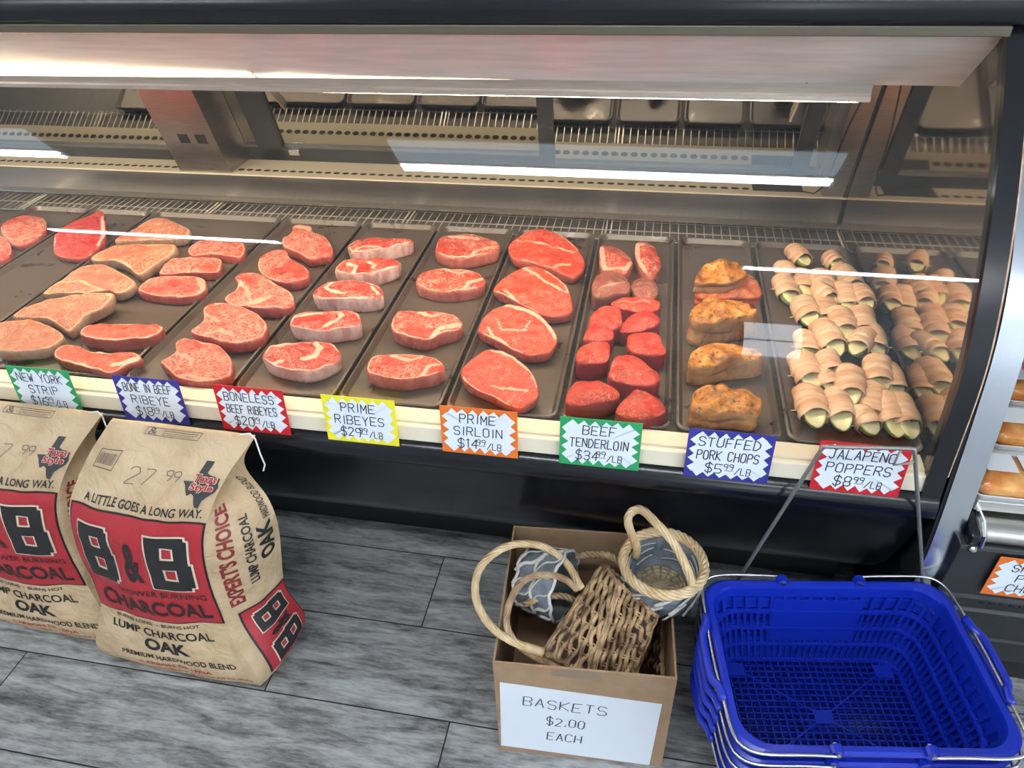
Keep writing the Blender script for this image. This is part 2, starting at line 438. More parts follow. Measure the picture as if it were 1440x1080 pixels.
d = MB(); dbox(d, -1.19, -1.155, .03, .046, .012, .022); d.build('door_latch', mat('chrome', (.8, .8, .8), .15, 1), case)
for x0, x1, holes in ((-1.532, -1.351, ((-1.475, -1.440), (-1.415, -1.380))), (.478, XR, ())):
    d = MB(); dbox(d, x0, x1, -.006, AT, .0, .136); d.m = 1
    for a, b in holes: dbox(d, a, b, .150, .182, .136, .1368)
    d.build('divider_post', [noisy('post_steel', (.46, .42, .40), (.55, .51, .49), 22, .3, (1, 1, 12), metal=1), DARK], case)
d = MB(); d.tube([dplane(.537, .0, .137), dplane(.537, .25, .137), dplane(.537, AT, .137)], .0035, 6); d.tube([V((.536, 2.092, .62)), V((.536, 2.092, .70)), dplane(.537, .0, .137)], .0035, 6)
d.tube([dplane(x, a, .139) for x, a in ((.515, .46), (.500, .36), (.486, .26), (.482, .2))]+[V((.48, 2.07, .80)), V((.47, 2.085, .74)), V((.455, 2.10, .716)), V((.43, 2.12, .712))], .002, 5)
d.build('black_cable', mat('black_rubber', (.01, .01, .01), .5), case)
mb = MB(); mb.box((.29, 2.12, .7092), (.43, 2.20, .7098)); mb.build('ledge_label', mat('dark_label', (.05, .045, .045), .5), case)
# canopy, lamp housing and tubes
def xl(x, zl, zr): return zl+(zr-zl)*min(1, max(0, (x+1.9)/1.65))
mb = MB(); xs = [XL, -1.9, -1.3, -.8, -.25, .516]
mb.rings([[(x, 1.336, 1.286), (x, 1.455, xl(x, 1.1875, 1.1772)), (x, 1.459, xl(x, 1.1875, 1.1772)+.004), (x, 1.340, 1.294)] for x in xs], True, True, True)
mb.build('canopy_panel', noisy('canopy_steel', (.66, .71, .74), (.78, .83, .86), 8, .32, (1, 8, 8), metal=.1), case, auto=30)
mb = MB(); mb.rings([[(x, 1.450, xl(x, 1.1465, 1.1483)), (x, 1.450, xl(x, 1.153, 1.1575)), (x, 1.456, xl(x, 1.1555, 1.160)), (x, 1.454, xl(x, 1.1665, 1.1775)), (x, 1.459, xl(x, 1.1665, 1.1775)), (x, 1.462, xl(x, 1.1465, 1.1483))] for x in (XL, -1.9, -.25, .413*0.906)], True, True, True)
mb.build('lamp_housing', noisy('housing_steel', (.58, .50, .44), (.68, .60, .53), 12, .3, (1, 20, 20), metal=.7), case)
mb = MB(); mb.rings([[(x, 1.464, 1.196), (x, 1.54, 1.196), (x, 1.575, 1.124), (x, 1.571, 1.124), (x, 1.537, 1.193), (x, 1.464, 1.193)] for x in (XL, .413*0.906)], True, True, True); mb.build('lamp_reflector', WHITE, case)
CT = mat('case_tube_light', (1, .95, .85), .5, emit=(1, .78, .52), es=CASE_TUBE)
for x0, x1 in ((-2.7, -.840), (-.804, .36)):
    mb = MB(); mb.tube([(x0, 1.480, 1.1515), (x1, 1.480, 1.1515)], .012, 8); mb.build('lamp_tube', CT, case)
for x in (-.822, .26):
    mb = MB(); mb.rings([[(xx, 1.444, 1.188), (xx, 1.468, 1.188), (xx, 1.56, 1.10), (xx, 1.55, 1.08)] for xx in (x-.002, x+.002)], True, True, True); mb.build('lamp_bracket', STEEL, case)
mb = MB(); mb.box((XL, 1.318, 1.284), (.516, 1.345, 1.2995)); mb.build('glass_clip', ALU, case, bevel=.002)
mb = MB(); mb.prism([(1.345, 1.30), (1.320, 1.301), (1.312, 1.315), (1.314, 1.345), (1.335, 1.368), (1.37, 1.376), (2.42, 1.376), (2.42, 1.30)], XL, .552); mb.build('top_header', BLACK, case, auto=50)
mb = MB(); mb.box((XL, 2.15, 1.17), (.545, 2.42, 1.30)); mb.box((XL, 2.28, .58), (.545, 2.42, 1.2)); mb.build('rear_wall', BLACKM, case)
PR = [(1.034, .60)]+GPROF+[(1.345, 1.30)]
mb = MB(); mb.rings([[(XR, y, z) for y, z in PR]+[(XR, 2.3, 1.30), (XR, 2.3, .60)], [(XR+.005, y, z) for y, z in PR]+[(XR+.005, 2.3, 1.30), (XR+.005, 2.3, .60)]], True, True, True); mb.build('end_panel', ENDMIR, case)
PR2 = [(1.026, .56), (1.030, .60)]+GPROF+[(1.345, 1.301), (1.36, 1.318)]
mb = MB(); a, b = offs(PR2, .006), offs(PR2, -.022)
mb.rings([[(.514, *p), (.546, *p), (.546, *q), (.514, *q)] for p, q in zip(a, b)], True, True, True); mb.build('end_frame', BLACK, case, auto=40)
PR3 = [p for p in PR2 if .61 < p[1] < 1.2]
mb = MB(); a, b = offs(PR3, -.004), offs(PR3, -.02); mb.rings([[(.5462, *p), (.553, *p), (.553, *q), (.5462, *q)] for p, q in zip(a, b)], True, True, True)
mb.build('edge_strip', noisy('copper_strip', (.50, .27, .16), (.72, .50, .36), 40, .5), case)

# ------------------------------------------------------------------ the neighbouring case
nb = thing('refrigerated_case', (1.1, 1.5, 0), 'low black refrigerated case with a curved steel end strip and orange packs', 'display case')
NS = catmull([(0, 1.03, .330), (0, 1.018, .40), (0, 1.022, .50), (0, 1.036, .60), (0, 1.058, .73), (0, 1.092, .88), (0, 1.15, 1.0), (0, 1.235, 1.10), (0, 1.33, 1.20)], 4); NS = [(p.y, p.z) for p in NS]
a, b = NS, offs(NS, -.03)
mb = MB(); mb.rings([[(.563, *p), (.607, *p), (.607, *q), (.563, *q)] for p, q in zip(a, b)], True, True, True); mb.build('end_strip', noisy('strip_steel', (.60, .64, .70), (.70, .73, .78), 6, .22, metal=1), nb, auto=40)
c = offs(NS, -.05)
mb = MB(); mb.rings([[(.558, *p), (.564, *p), (.564, *q), (.558, *q)] for p, q in zip(offs(NS, -.004), c)], True, True, True); mb.build('strip_edge', BLACKM, nb, auto=40)
mb = MB(); mb.rings([[(.568, y+.03, z) for y, z in NS]+[(.568, 1.95, 1.25), (.568, 1.95, .33)], [(.60, y+.03, z) for y, z in NS]+[(.60, 1.95, 1.25), (.60, 1.95, .33)]], True, True, True); mb.build('end_wall', BLACKM, nb)
mb = MB(); mb.box((.60, 1.06, .555), (1.7, 1.95, .575)); mb.build('deck', mat('white_deck', (.6, .6, .58), .4), nb)
mb = MB(); mb.box((.60, 1.9, .575), (1.7, 1.95, 1.25)); mb.build('back_wall', mat('pale_panel', (.5, .5, .5), .5), nb)
mb = MB(); mb.box((.617, 1.045, .556), (1.7, 1.062, .58)); mb.build('price_rail', mat('rail_steel', (.62, .62, .60), .35, .8), nb, bevel=.002)
mb = MB(); mb.box((.606, 1.058, .52), (1.7, 1.10, .556)); mb.build('air_slot', DARK, nb)
mb = MB(); mb.prism([(1.06, .545), (1.03, .545), (1.012, .538), (1.006, .525), (1.010, .512), (1.06, .510)], .625, 1.7); mb.build('steel_bumper', mat('bumper_steel', (.60, .58, .53), .3, 1), nb, auto=50)
mb = MB(); mb.prism([(1.07, .56), (1.0, .535), (.998, .515), (1.03, .47), (1.07, .47)], .609, .626); mb.build('bumper_cap', BLACK, nb, bevel=.004)
mb = MB(); mb.tube([(.627, 1.05, .556), (.629, 1.02, .552), (.631, 1.002, .535), (.630, .998, .51)], .004, 6); mb.lathe([(0, .004), (.005, .003), (.007, 0)], (0, 0, 0), 8, Matrix.Translation((.62, .996, .505)) @ Matrix.Rotation(math.radians(90), 4, 'X')); mb.build('chrome_bracket', mat('chrome'), nb)
CHAR = mat('charcoal_panel', (.020, .022, .025), .35)
mb = MB(); mb.prism([(1.09, .51), (1.003, .508), (1.0, .50), (1.004, .375), (1.0, .366), (1.004, .358), (1.03, .352), (1.036, .30), (1.03, .292), (1.036, .284), (1.046, .20), (1.042, .192), (1.048, .184), (1.06, .11), (1.09, .10), (1.9, .10), (1.9, .51)], .60, 1.7); mb.build('front_panel', CHAR, nb, bevel=.002)
mb = MB()
for k in range(24): mb.prism([(1.0285, .345), (1.034, .345), (1.036, .318), (1.0325, .318)], .70+k*.018, .709+k*.018)
mb.build('vent_slots', DARK, nb)
mb = MB(); mb.box((.60, 1.10, 0), (1.7, 1.9, .10)); mb.build('kick_plate', BLACKM, nb)

# ------------------------------------------------------------------ price tags
PAPER = mat('paper_white', (.72, .78, .86), .6); INK = mat('ink', (.012, .012, .016), .6)
TAGC = {'green': (.02, .30, .10), 'blue': (.03, .03, .25), 'red': (.52, .012, .02), 'yellow': (.80, .72, .03), 'orange': (.70, .16, .02)}
def price_tag(px, color, lines, label, name='price_tag', size=(.15, .108), loc=None, lean=5, yaw=0, burst=None):
    w, h = size
    base = loc if loc else onz_line(px)
    t = thing(name, base, label, 'price tag', None)
    M = Matrix.Translation(base) @ Matrix.Rotation(math.radians(yaw), 4, 'Z') @ Matrix.Rotation(math.radians(-lean), 4, 'X')
    fn = lambda d: (lambda x, y: M @ V((x, -d, y)))       # card stands in its x-z plane, front is -y
    mb = MB(); mb.box((0, 0, 0), (w, .0012, h), M); mb.build('card', mat('tag_'+color, TAGC[color], .5), t)
    rnd = random.Random(label); mb = MB(); pts = []
    nx, nz = 13, 9; mg = .0085
    for side in range(4):
        n = nx if side % 2 == 0 else nz
        for k in range(n):
            dpt = (mg*.45 if k % 2 else mg*1.75)*rnd.uniform(.85, 1.15); f = (k+.5)/n
            pts.append([(mg+f*(w-2*mg), dpt), (w-dpt, mg+f*(h-2*mg)), (w-mg-f*(w-2*mg), h-dpt), (dpt, h-mg-f*(h-2*mg))][side])
    c = mb.add([fn(.0004)(w/2, h/2)]); i = mb.add([fn(.0004)(x, y) for x, y in pts]); n = len(pts)
    for k in range(n): mb.face((c, i+k, i+(k+1) % n))
    mb.build('burst', PAPER, t)
    mb = MB(); L = len(lines); ys = [.77, .50, .235] if L == 3 else [.5]
    for (tx, off), yy in zip(lines, ys): 
        if '$' in tx and '.' in tx:
            a, b = tx.split('.'); 
            hand(mb, a, w*(.36+off), h*yy, h*.19, .002, fn(.0008), w*.30, 1); hand(mb, b[:2], w*(.53+off), h*(yy+.05), h*.11, 0.0016, fn(.0008), w*.2, 1)
            ribbon(mb, [(w*(.48+off), h*(yy-.03)), (w*(.58+off), h*(yy-.03))], .0012, fn(.0008)); hand(mb, b[2:], w*(.70+off), h*(yy-.03), h*.14, 0.0016, fn(.0008), w*.2, 1)
        else: hand(mb, tx, w*(.5+off), h*yy, h*.18, .002, fn(.0008), w*.74, 2)
    mb.build('lettering', INK, t); return t
def onz_line(px): return V((px, 1.018, .592))
TAGS = [(-1.307, 'green', ('NEW YORK', 'STRIP', '$16.99/LB'), 'green bordered price tag reading New York Strip on the case rail'),
 (-1.055, 'blue', ('BONE IN BEEF', 'RIBEYE', '$18.99/LB'), 'blue bordered price tag reading Bone In Beef Ribeye on the case rail'),
 (-.829, 'red', ('BONELESS', 'BEEF RIBEYES', '$20.99/LB'), 'red bordered price tag reading Boneless Beef Ribeyes on the case rail'),
 (-.599, 'yellow', ('PRIME', 'RIBEYES', '$29.99/LB'), 'yellow bordered price tag reading Prime Ribeyes on the case rail'),
 (-.360, 'orange', ('PRIME', 'SIRLOIN', '$14.99/LB'), 'orange bordered price tag reading Prime Sirloin on the case rail'),
 (-.130, 'green', ('BEEF', 'TENDERLOIN', '$34.99/LB'), 'green bordered price tag reading Beef Tenderloin on the case rail'),
 (.102, 'blue', ('STUFFED', 'PORK CHOPS', '$5.99/LB'), 'blue bordered price tag reading Stuffed Pork Chops on the case rail'),
 (.325, 'red', ('JALAPENO', 'POPPERS', '$8.99/LB'), 'red bordered price tag reading Jalapeno Poppers behind the wire sign holder')]
for x, c, ln, lb in TAGS:
    price_tag(x, c, [(s, (.0 if i != 1 else .0)) for i, s in enumerate(ln)], lb)['group'] = 'price tags along the meat case'
p0 = ony(1378, 834, .9945)
price_tag(0, 'orange', [('SMOKED', 0), ('PORK', 0), ('CHOPS', 0)], 'orange bordered price tag on the black panel of the right hand case', loc=p0, lean=-1, size=(.15, .105))

# ------------------------------------------------------------------ trays
def tray_mat():
    m = mat('brown_tray_plastic', (.06, .046, .036), .35); t = NT(m); co = t.coord((1, 1, 1), True)
    st = t.maprange(t.noise(co, 9, 5, .65, .8), .58, .70)
    t.color(t.mix(st, (.074, .056, .044), (.022, .013, .010))); t.rough(t.maprange(st, 0, 1, .38, .14)); return m
TRAYM = tray_mat(); TZ = .6215
def rrect(x0, x1, y0, y1, r, n=5):
    P = []
    for cx, cy, a0 in ((x1-r, y0+r, -90), (x1-r, y1-r, 0), (x0+r, y1-r, 90), (x0+r, y0+r, 180)):
        for k in range(n+1):
            a = math.radians(a0+90*k/n); P.append((cx+r*math.cos(a), cy+r*math.sin(a)))
    return P
def tray(x0, x1, label, y0=1.100, y1=1.948):
    mb = MB(); R = []
    for d, z in ((.006, .6165), (.0, .632), (.002, .634), (.005, .634), (.008, .629), (.013, TZ)):
        R.append([(x, y, z) for x, y in rrect(x0+d, x1-d, y0+d, y1-d, .022)])
    mb.rings(R, True, True, True)
    o = mb.build('display_tray', TRAYM, None, auto=45); tag(o, label, 'tray', 'dark trays on the case deck'); return o
for a in ((-2.005, -1.783, 'dark display tray at the far left with two pale red steaks'),
          (-1.773, -1.562, 'dark wet display tray with a single red steak at its back'),
          (-1.552, -1.115, 'wide dark display tray of tan strip steaks and narrow loins'),
          (-1.105, -.853, 'dark display tray holding bone-in ribeye steaks'),
          (-.843, -.617, 'dark display tray holding boneless ribeyes with pale fat sides'),
          (-.607, -.385, 'dark display tray holding four prime ribeyes'),
          (-.375, -.147, 'dark display tray holding four large overlapping sirloins'),
          (-.137, .075, 'dark display tray heaped with tenderloin pieces'),
          (.085, .281, 'dark display tray holding browned stuffed pork chops'),
          (.291, .530, 'dark display tray heaped with wrapped jalapeno poppers')): tray(*a)

# ------------------------------------------------------------------ meat
RIBEYE = meat('ribeye_meat', (.50, .060, .036), (.35, .034, .024), (.74, .44, .32), .8, .034, 30, .33, (.52, .17, .13))
FATSIDE = meat('fat_sided_ribeye', (.50, .042, .028), (.36, .026, .02), (.76, .50, .38), .5, .03, 26, .30, (.74, .50, .44))
BONEIN = meat('bone_in_meat', (.48, .075, .050), (.33, .04, .03), (.70, .36, .26), .95, .05, 36, .33, (.46, .10, .08))
SIRLOIN = meat('sirloin_meat', (.56, .065, .035), (.44, .042, .025), (.76, .42, .30), .4, .02, 24, .30, (.50, .12, .09))
STRIP = meat('aged_strip_meat', (.44, .14, .08), (.33, .085, .055), (.58, .38, .23), .7, .04, 30, .4, (.40, .27, .19))
LOIN = meat('loin_meat', (.56, .085, .04), (.44, .05, .028), (.78, .50, .36), .18, .02, 22, .3, (.30, .09, .075))
DARKRED = meat('dark_red_meat', (.42, .035, .03), (.30, .02, .02), (.74, .42, .38), .35, .02, 24, .28, (.40, .10, .09))
TENDER = meat('tenderloin_meat', (.52, .04, .022), (.38, .022, .016), (.68, .28, .19), .55, .03, 40, .34, (.24, .024, .03))
AGED = meat('browned_tenderloin', (.27, .085, .06), (.19, .05, .04), (.46, .28, .21), .5, .03, 30, .4, (.22, .09, .07))
CR4, CR5, CR6 = (0, 290, 4), (300, 290, 4), (600, 290, 4); CR7 = (780, 310, 3.272); CR9 = (940, 330, 3.722); FULL = (0, 0, 1)
def slab(name, crop, outline, th, material, label, cat, group, tilt=0.0, seams=(), rim=.003, dome=.004, rough=.0026, taper=.97, lift=0.0, N=88, R=15, groove=0, subs=None):
    ox, oy, sc = crop; px = [(ox+x/sc, oy+y/sc) for x, y in outline]
    z0 = TZ+.001+th+lift; yf = min(onz(x, y, z0).y for x, y in px)
    W3 = lambda x, y: onplane(x, y, z0, yf, tilt)
    P = [W3(x, y) for x, y in px]; c = sum(P, V((0, 0, 0)))/len(P)
    ey = V((0, 1, tilt)).normalized(); ex = V((1, 0, 0)); ez = ex.cross(ey)
    loc = lambda p: V(((p-c).dot(ex), (p-c).dot(ey), 0))
    Q = resample(catmull([loc(p) for p in P], 8, True), N, True)
    cen = sum(Q, V((0, 0, 0)))/N; Q = [q-cen for q in Q]; c = c+ex*cen.x+ey*cen.y
    SM = [(w, [loc(W3(ox+x/sc, oy+y/sc))-cen for x, y in pts]) for w, pts in seams]
    sd = random.Random(label).uniform(0, 90); nz = lambda p, f: noise.noise(V((p.x*f+sd, p.y*f, p.z*f+sd*.3)))
    mb = MB(); rings = []; fat = []; side = []
    def fatval(q, edge):
        v = 1.0 if edge < rim else 0.0
        for w, pts in SM:
            for a, b in zip(pts, pts[1:]):
                d = b-a; t = max(0, min(1, (q-a).dot(d)/max(d.length_squared, 1e-9))); dist = (q-a-d*t).length
                v = max(v, min(1, max(0, 1.5-dist/w)))
        return v
    base = c-ez*th; B = lambda q, z: base+ex*q.x+ey*q.y+ez*z
    prof = [(taper-.03, .0), (taper, .05), (taper+.015, .28), (1.0, .5), (1.005, .72), (1.0, .88), (.985, .965)]
    if groove: prof = prof[:3]+[(1.0, .40), (1.0, .45), (1.0, .5), (1.0, .55), (1.0, .60)]+prof[4:]
    for s, zf in prof:
        r = []
        for k, q in enumerate(Q):
            w = V((q.x, q.y, zf*th)); f = s*(1+rough*9*nz(w, 38))
            slit = 0
            if groove and q.y < 0:
                slit = math.exp(-((zf-.5-.10*math.sin(q.x*45+sd))/.07)**2)*min(1, -q.y/.03)*max(0, min(1, 1.5-abs(q.x)/.045)); f -= groove*(.7*slit+.4*math.exp(-((zf-.5)/.16)**2)*min(1, -q.y/.02))
            r.append(B(q*f, zf*th)); fat.append(slit); side.append(1 if zf < .9 else .4)
        rings.append(r)
    for j in range(R):
        s = .955*(1-j/R)**.85 if j else .955
        r = []
        for q in Q:
            p = q*s; e = q.length*(1-s); h = th+dome*(1-s*s)+rough*nz(p, 45)*2+rough*1.5*nz(p, 17)
            r.append(B(p, h)); fat.append(fatval(p, e*.8)); side.append(0)
        rings.append(r)
    i = mb.rings(rings, True, True, True); mb.attr['fat'] = fat; mb.attr['side'] = side
    o = mb.build(name, material, None, smooth=True); me = o.data
    off = base.copy(); me.transform(Matrix.Translation(-off)); o.location = off
    tag(o, label, cat, group); return o
def steak(*a, **k): return slab('steak', *a[:5], 'steak', a[5], **k)
gA = 'steaks on the left trays'
steak(CR4, [(5,110),(60,70),(150,50),(240,65),(262,100),(255,140),(200,185),(130,212),(75,212),(20,170)], .024, BONEIN, 'pale red steak at the back of the leftmost tray', gA, seams=[(.004, [(30,180),(110,190),(240,150)])])
steak(CR4, [(0,165),(40,190),(66,240),(50,280),(0,302),(-60,300),(-90,230),(-40,175)], .024, BONEIN, 'pale red steak cut off by the left edge of the photo', gA)
steak(CR4, [(400,88),(480,60),(560,25),(590,60),(592,170),(568,220),(490,278),(430,292),(320,275),(300,230),(305,165),(345,130)], .022, DARKRED, 'deep red pointed steak alone on the wet tray', gA, seams=[(.004, [(590,60),(592,170),(568,220)]), (.003, [(305,165),(300,230),(320,275)])], tilt=.12)
gC = 'tan strip steaks on the wide tray'
steak(CR4, [(-28,672),(30,645),(180,640),(270,670),(350,715),(345,750),(260,800),(180,812),(0,818),(-30,760)], .028, STRIP, 'tan strip steak nearest the glass on the wide tray', gC, rim=.005, seams=[(.005, [(0,818),(180,812),(260,800)])])
steak(CR4, [(82,600),(200,545),(400,500),(600,485),(638,500),(600,560),(480,620),(395,700),(335,675),(250,632),(90,628)], .028, STRIP, 'tan strip steak second from the glass, pointing to the right', gC, tilt=.12, rim=.005, seams=[(.006, [(600,485),(638,500),(600,560),(480,620)])])
steak(CR4, [(355,410),(440,345),(560,325),(640,350),(758,420),(748,450),(670,488),(600,470),(500,485),(255,492),(258,472),(320,425)], .028, STRIP, 'tan strip steak in the middle of the wide tray, split by a fat seam', gC, tilt=.14, rim=.005, seams=[(.004, [(330,425),(460,425),(600,470)])])
steak(CR4, [(512,285),(600,235),(700,215),(860,212),(985,215),(985,250),(900,310),(850,345),(780,385),(720,340),(640,305),(540,308)], .028, STRIP, 'tan strip steak second from the back, with a blunt tip toward the glass', gC, tilt=.12, rim=.006, seams=[(.006, [(985,215),(985,250),(900,310)]), (.005, [(540,308),(640,305),(720,340)])])
steak(CR4, [(790,102),(860,66),(930,68),(1000,98),(1065,130),(1058,160),(1000,182),(780,190),(642,194),(700,160),(760,125)], .028, STRIP, 'tan strip steak at the back of the wide tray under the light streak', gC, tilt=.1, rim=.005)
gD = 'red loin steaks on the right of the wide tray'
steak(CR4, [(302,815),(340,786),(440,786),(500,815),(640,825),(750,820),(795,860),(700,898),(620,935),(500,908),(400,885),(312,850)], .024, LOIN, 'narrow bright red loin steak lying nearest the glass', gD, rim=.006, seams=[(.006, [(640,900),(720,880),(790,858)])])
steak(CR4, [(448,715),(500,667),(640,662),(880,668),(916,694),(840,735),(740,740),(650,755),(520,742)], .034, LOIN, 'narrow red loin steak with a dark side, second from the glass', gD, rim=.004, seams=[(.006, [(740,740),(830,725),(840,735)])])
steak(CR4, [(780,455),(840,405),(960,390),(1130,400),(1160,458),(1110,495),(1000,510),(860,498),(785,478)], .026, BONEIN, 'red strip with a fatty right side, third from the glass on the wide tray', gD, rim=.004, seams=[(.006, [(1130,400),(1158,458),(1110,495)])])
steak(CR4, [(905,352),(970,297),(1100,287),(1238,297),(1240,345),(1205,372),(1050,372),(910,382)], .026, BONEIN, 'red strip leaning on the one behind it on the wide tray', gD, tilt=.1, rim=.004)
steak(CR4, [(1060,235),(1120,197),(1250,190),(1365,207),(1380,258),(1340,288),(1260,273),(1200,268),(1100,278),(1060,263)], .026, BONEIN, 'red strip at the back right of the wide tray', gD, rim=.004)
gE = 'bone-in ribeyes'
steak(CR4, [(902,870),(985,822),(990,762),(1050,742),(1150,762),(1230,782),(1290,840),(1308,900),(1290,955),(1200,980),(1080,985),(980,950),(930,900)], .030, BONEIN, 'marbled bone-in ribeye nearest the glass, beside the Boneless tag', gE, rim=.004, seams=[(.005, [(985,822),(1090,870),(1080,900)]), (.004, [(1000,950),(1200,975)])])
steak(CR4, [(1075,692),(1140,642),(1150,562),(1240,540),(1340,560),(1440,600),(1500,660),(1485,718),(1440,750),(1300,768),(1150,732),(1082,710)], .034, BONEIN, 'marbled bone-in ribeye second from the glass with a white fat seam', gE, rim=.004, tilt=.05, seams=[(.006, [(1170,708),(1250,702),(1330,722)]), (.004, [(1160,600),(1240,640)])])
steak(CR5, [(122,396),(180,370),(260,380),(360,440),(430,480),(455,530),(430,565),(330,575),(200,566),(100,552),(60,515),(120,470),(138,430)], .032, BONEIN, 'marbled bone-in ribeye with a concave left edge, middle of its tray', gE, tilt=.08, rim=.004, seams=[(.006, [(200,550),(300,532),(335,510)]), (.005, [(150,420),(200,470),(215,520)])])
steak(CR5, [(250,330),(260,290),(300,260),(360,240),(410,250),(430,290),(500,330),(540,370),(520,405),(430,425),(340,415),(270,378)], .030, BONEIN, 'small rounded bone-in ribeye second from the back', gE, tilt=.06, rim=.003)
steak(CR5, [(450,112),(500,105),(550,110),(556,142),(620,165),(670,230),(660,275),(610,282),(540,296),(480,262),(400,228),(390,182),(438,150)], .030, BONEIN, 'bone-in ribeye with a round knob, at the back of its tray', gE, tilt=.1, rim=.003, seams=[(.008, [(470,120),(530,125),(550,150)])])
gF = 'boneless ribeyes with pale fat sides'
steak(CR5, [(280,832),(330,787),(480,765),(650,765),(700,800),(715,850),(640,898),(540,925),(430,918),(320,888),(282,860)], .034, FATSIDE, 'boneless ribeye nearest the glass with a broad curved fat band', gF, seams=[(.007, [(520,862),(590,840),(612,795),(590,772)]), (.005, [(340,885),(375,870),(400,868)]), (.004, [(282,832),(330,790),(480,768)])])
steak(CR5, [(430,650),(470,602),(620,590),(780,590),(825,620),(820,668),(700,686),(620,696),(500,682),(440,668)], .040, FATSIDE, 'boneless ribeye second from the glass with a deep grey-pink side', gF, seams=[(.006, [(640,662),(700,645),(738,612),(722,598)]), (.004, [(440,650),(470,610),(620,596)])])
steak(CR5, [(560,490),(600,447),(700,420),(830,418),(930,448),(952,498),(880,518),(720,520),(592,512)], .040, FATSIDE, 'bright red boneless ribeye in the middle with a white side', gF, seams=[(.005, [(690,425),(642,460),(680,482),(760,490)]), (.004, [(900,450),(940,500)]), (.005, [(592,512),(720,520),(880,518)])])
steak(CR5, [(685,345),(740,302),(850,290),(1030,302),(1040,330),(930,368),(800,382),(705,368)], .040, FATSIDE, 'boneless ribeye second from the back with a tall white side', gF, seams=[(.005, [(800,375),(820,340),(770,325)]), (.004, [(880,318),(930,330),(910,345)]), (.004, [(800,382),(930,368),(1040,330)])])
steak(CR5, [(760,218),(830,187),(960,180),(1108,185),(1108,202),(1000,228),(900,248),(790,258),(765,240)], .040, FATSIDE, 'boneless ribeye at the back with a long white fat side', gF, seams=[(.005, [(800,250),(860,225),(950,228)]), (.005, [(790,258),(900,248),(1000,228),(1108,200)])])
gG = 'prime ribeyes'
steak(CR5, [(865,900),(900,847),(1020,830),(1180,838),(1290,880),(1288,928),(1180,955),(1050,972),(930,955),(870,932)], .034, RIBEYE, 'prime ribeye nearest the glass, above the Prime Ribeyes tag', gG, seams=[(.007, [(1030,838),(1120,865),(1180,850)]), (.004, [(1180,955),(1230,900),(1280,885)])])
steak(CR5, [(1000,650),(1040,597),(1180,588),(1320,600),(1395,640),(1388,686),(1290,715),(1200,748),(1080,728),(1012,700)], .034, RIBEYE, 'prime ribeye second from the glass with a fat seam on its right', gG, seams=[(.006, [(1160,592),(1230,620),(1300,602)]), (.006, [(1220,738),(1270,690),(1388,655)])])
steak(CR5, [(1140,432),(1180,372),(1300,353),(1440,357),(1520,400),(1512,445),(1400,472),(1280,478),(1200,462)], .034, RIBEYE, 'prime ribeye third from the glass with a smooth red face', gG, seams=[(.005, [(1300,356),(1400,368),(1440,362)]), (.005, [(1400,470),(1440,430),(1515,405)])])
steak(CR6, [(50,235),(75,177),(180,158),(300,168),(405,210),(388,252),(250,285),(150,290),(60,262)], .036, RIBEYE, 'prime ribeye at the back with a cream fat cap along its far edge', gG, seams=[(.010, [(150,165),(210,178),(290,182)]), (.005, [(250,285),(300,250),(395,225)])])
gH = 'sirloin steaks'
steak(FULL, [(648,522),(670,500),(690,490),(718,499),(745,520),(757,545),(754,560),(735,574),(718,571),(690,556),(660,543)], .026, SIRLOIN, 'large orange-red sirloin nearest the glass', gH, tilt=.16, seams=[(.004, [(690,491),(718,500),(745,521),(757,546),(752,562)]), (.003, [(690,540),(740,548)])])
steak(CR6, [(290,682),(340,602),(450,552),(560,572),(650,620),(735,728),(715,785),(680,825),(560,838),(480,805),(380,750),(300,712)], .028, SIRLOIN, 'large sirloin second from the glass with a pale curved seam', gH, tilt=.18, seams=[(.003, [(350,670),(380,720),(450,762),(530,830)]), (.002, [(400,620),(430,690),(560,690),(590,640)]), (.004, [(450,552),(560,572),(650,620),(735,728)])])
steak(CR6, [(380,460),(430,402),(560,337),(660,352),(760,420),(800,470),(818,588),(740,618),(660,612),(560,566),(470,518),(390,482)], .028, SIRLOIN, 'large sirloin third from the glass with double fat lines on its left', gH, tilt=.18, seams=[(.003, [(440,450),(560,555),(650,600)]), (.004, [(560,340),(700,428),(800,478)]), (.003, [(410,470),(520,540)])])
steak(CR6, [(465,212),(530,162),(620,123),(700,140),(800,190),(870,270),(888,338),(830,392),(780,385),(700,348),(600,318),(500,298),(465,258)], .028, SIRLOIN, 'large sirloin at the back crossed by a long white line', gH, tilt=.14, seams=[(.003, [(485,172),(640,205),(840,255)]), (.004, [(700,345),(780,320),(820,320)])])
gI = 'tenderloin pieces'
def chunk(o, th, m, label, lift=0, **k): return slab('tenderloin_piece', CR7, o, th, m, label, 'tenderloin', gI, dome=.010, rough=.0032, taper=.98, rim=.0, lift=lift, N=64, R=10, **k)
chunk([(50,812),(90,752),(200,737),(275,768),(298,808),(210,838),(70,848)], .042, TENDER, 'orange-red tenderloin piece at the front left of its tray')
chunk([(280,872),(330,812),(390,778),(470,812),(512,866),(490,892),(400,915),(310,905)], .034, TENDER, 'tenderloin piece at the front right, just above its price tag')
chunk([(252,690),(280,627),(370,622),(450,680),(485,718),(468,750),(370,755),(256,728)], .044, TENDER, 'big tenderloin piece with fine grain, second row right')
chunk([(100,620),(130,572),(238,556),(255,600),(240,645),(170,655),(108,655)], .044, TENDER, 'tenderloin piece with dark spots, second row left')
chunk([(332,556),(350,522),(460,517),(500,570),(508,612),(420,618),(345,600)], .040, TENDER, 'tenderloin piece with a purple side, third row right')
chunk([(135,525),(170,482),(255,488),(272,535),(215,558),(140,556)], .040, TENDER, 'small tenderloin piece wedged in the left of the third row')
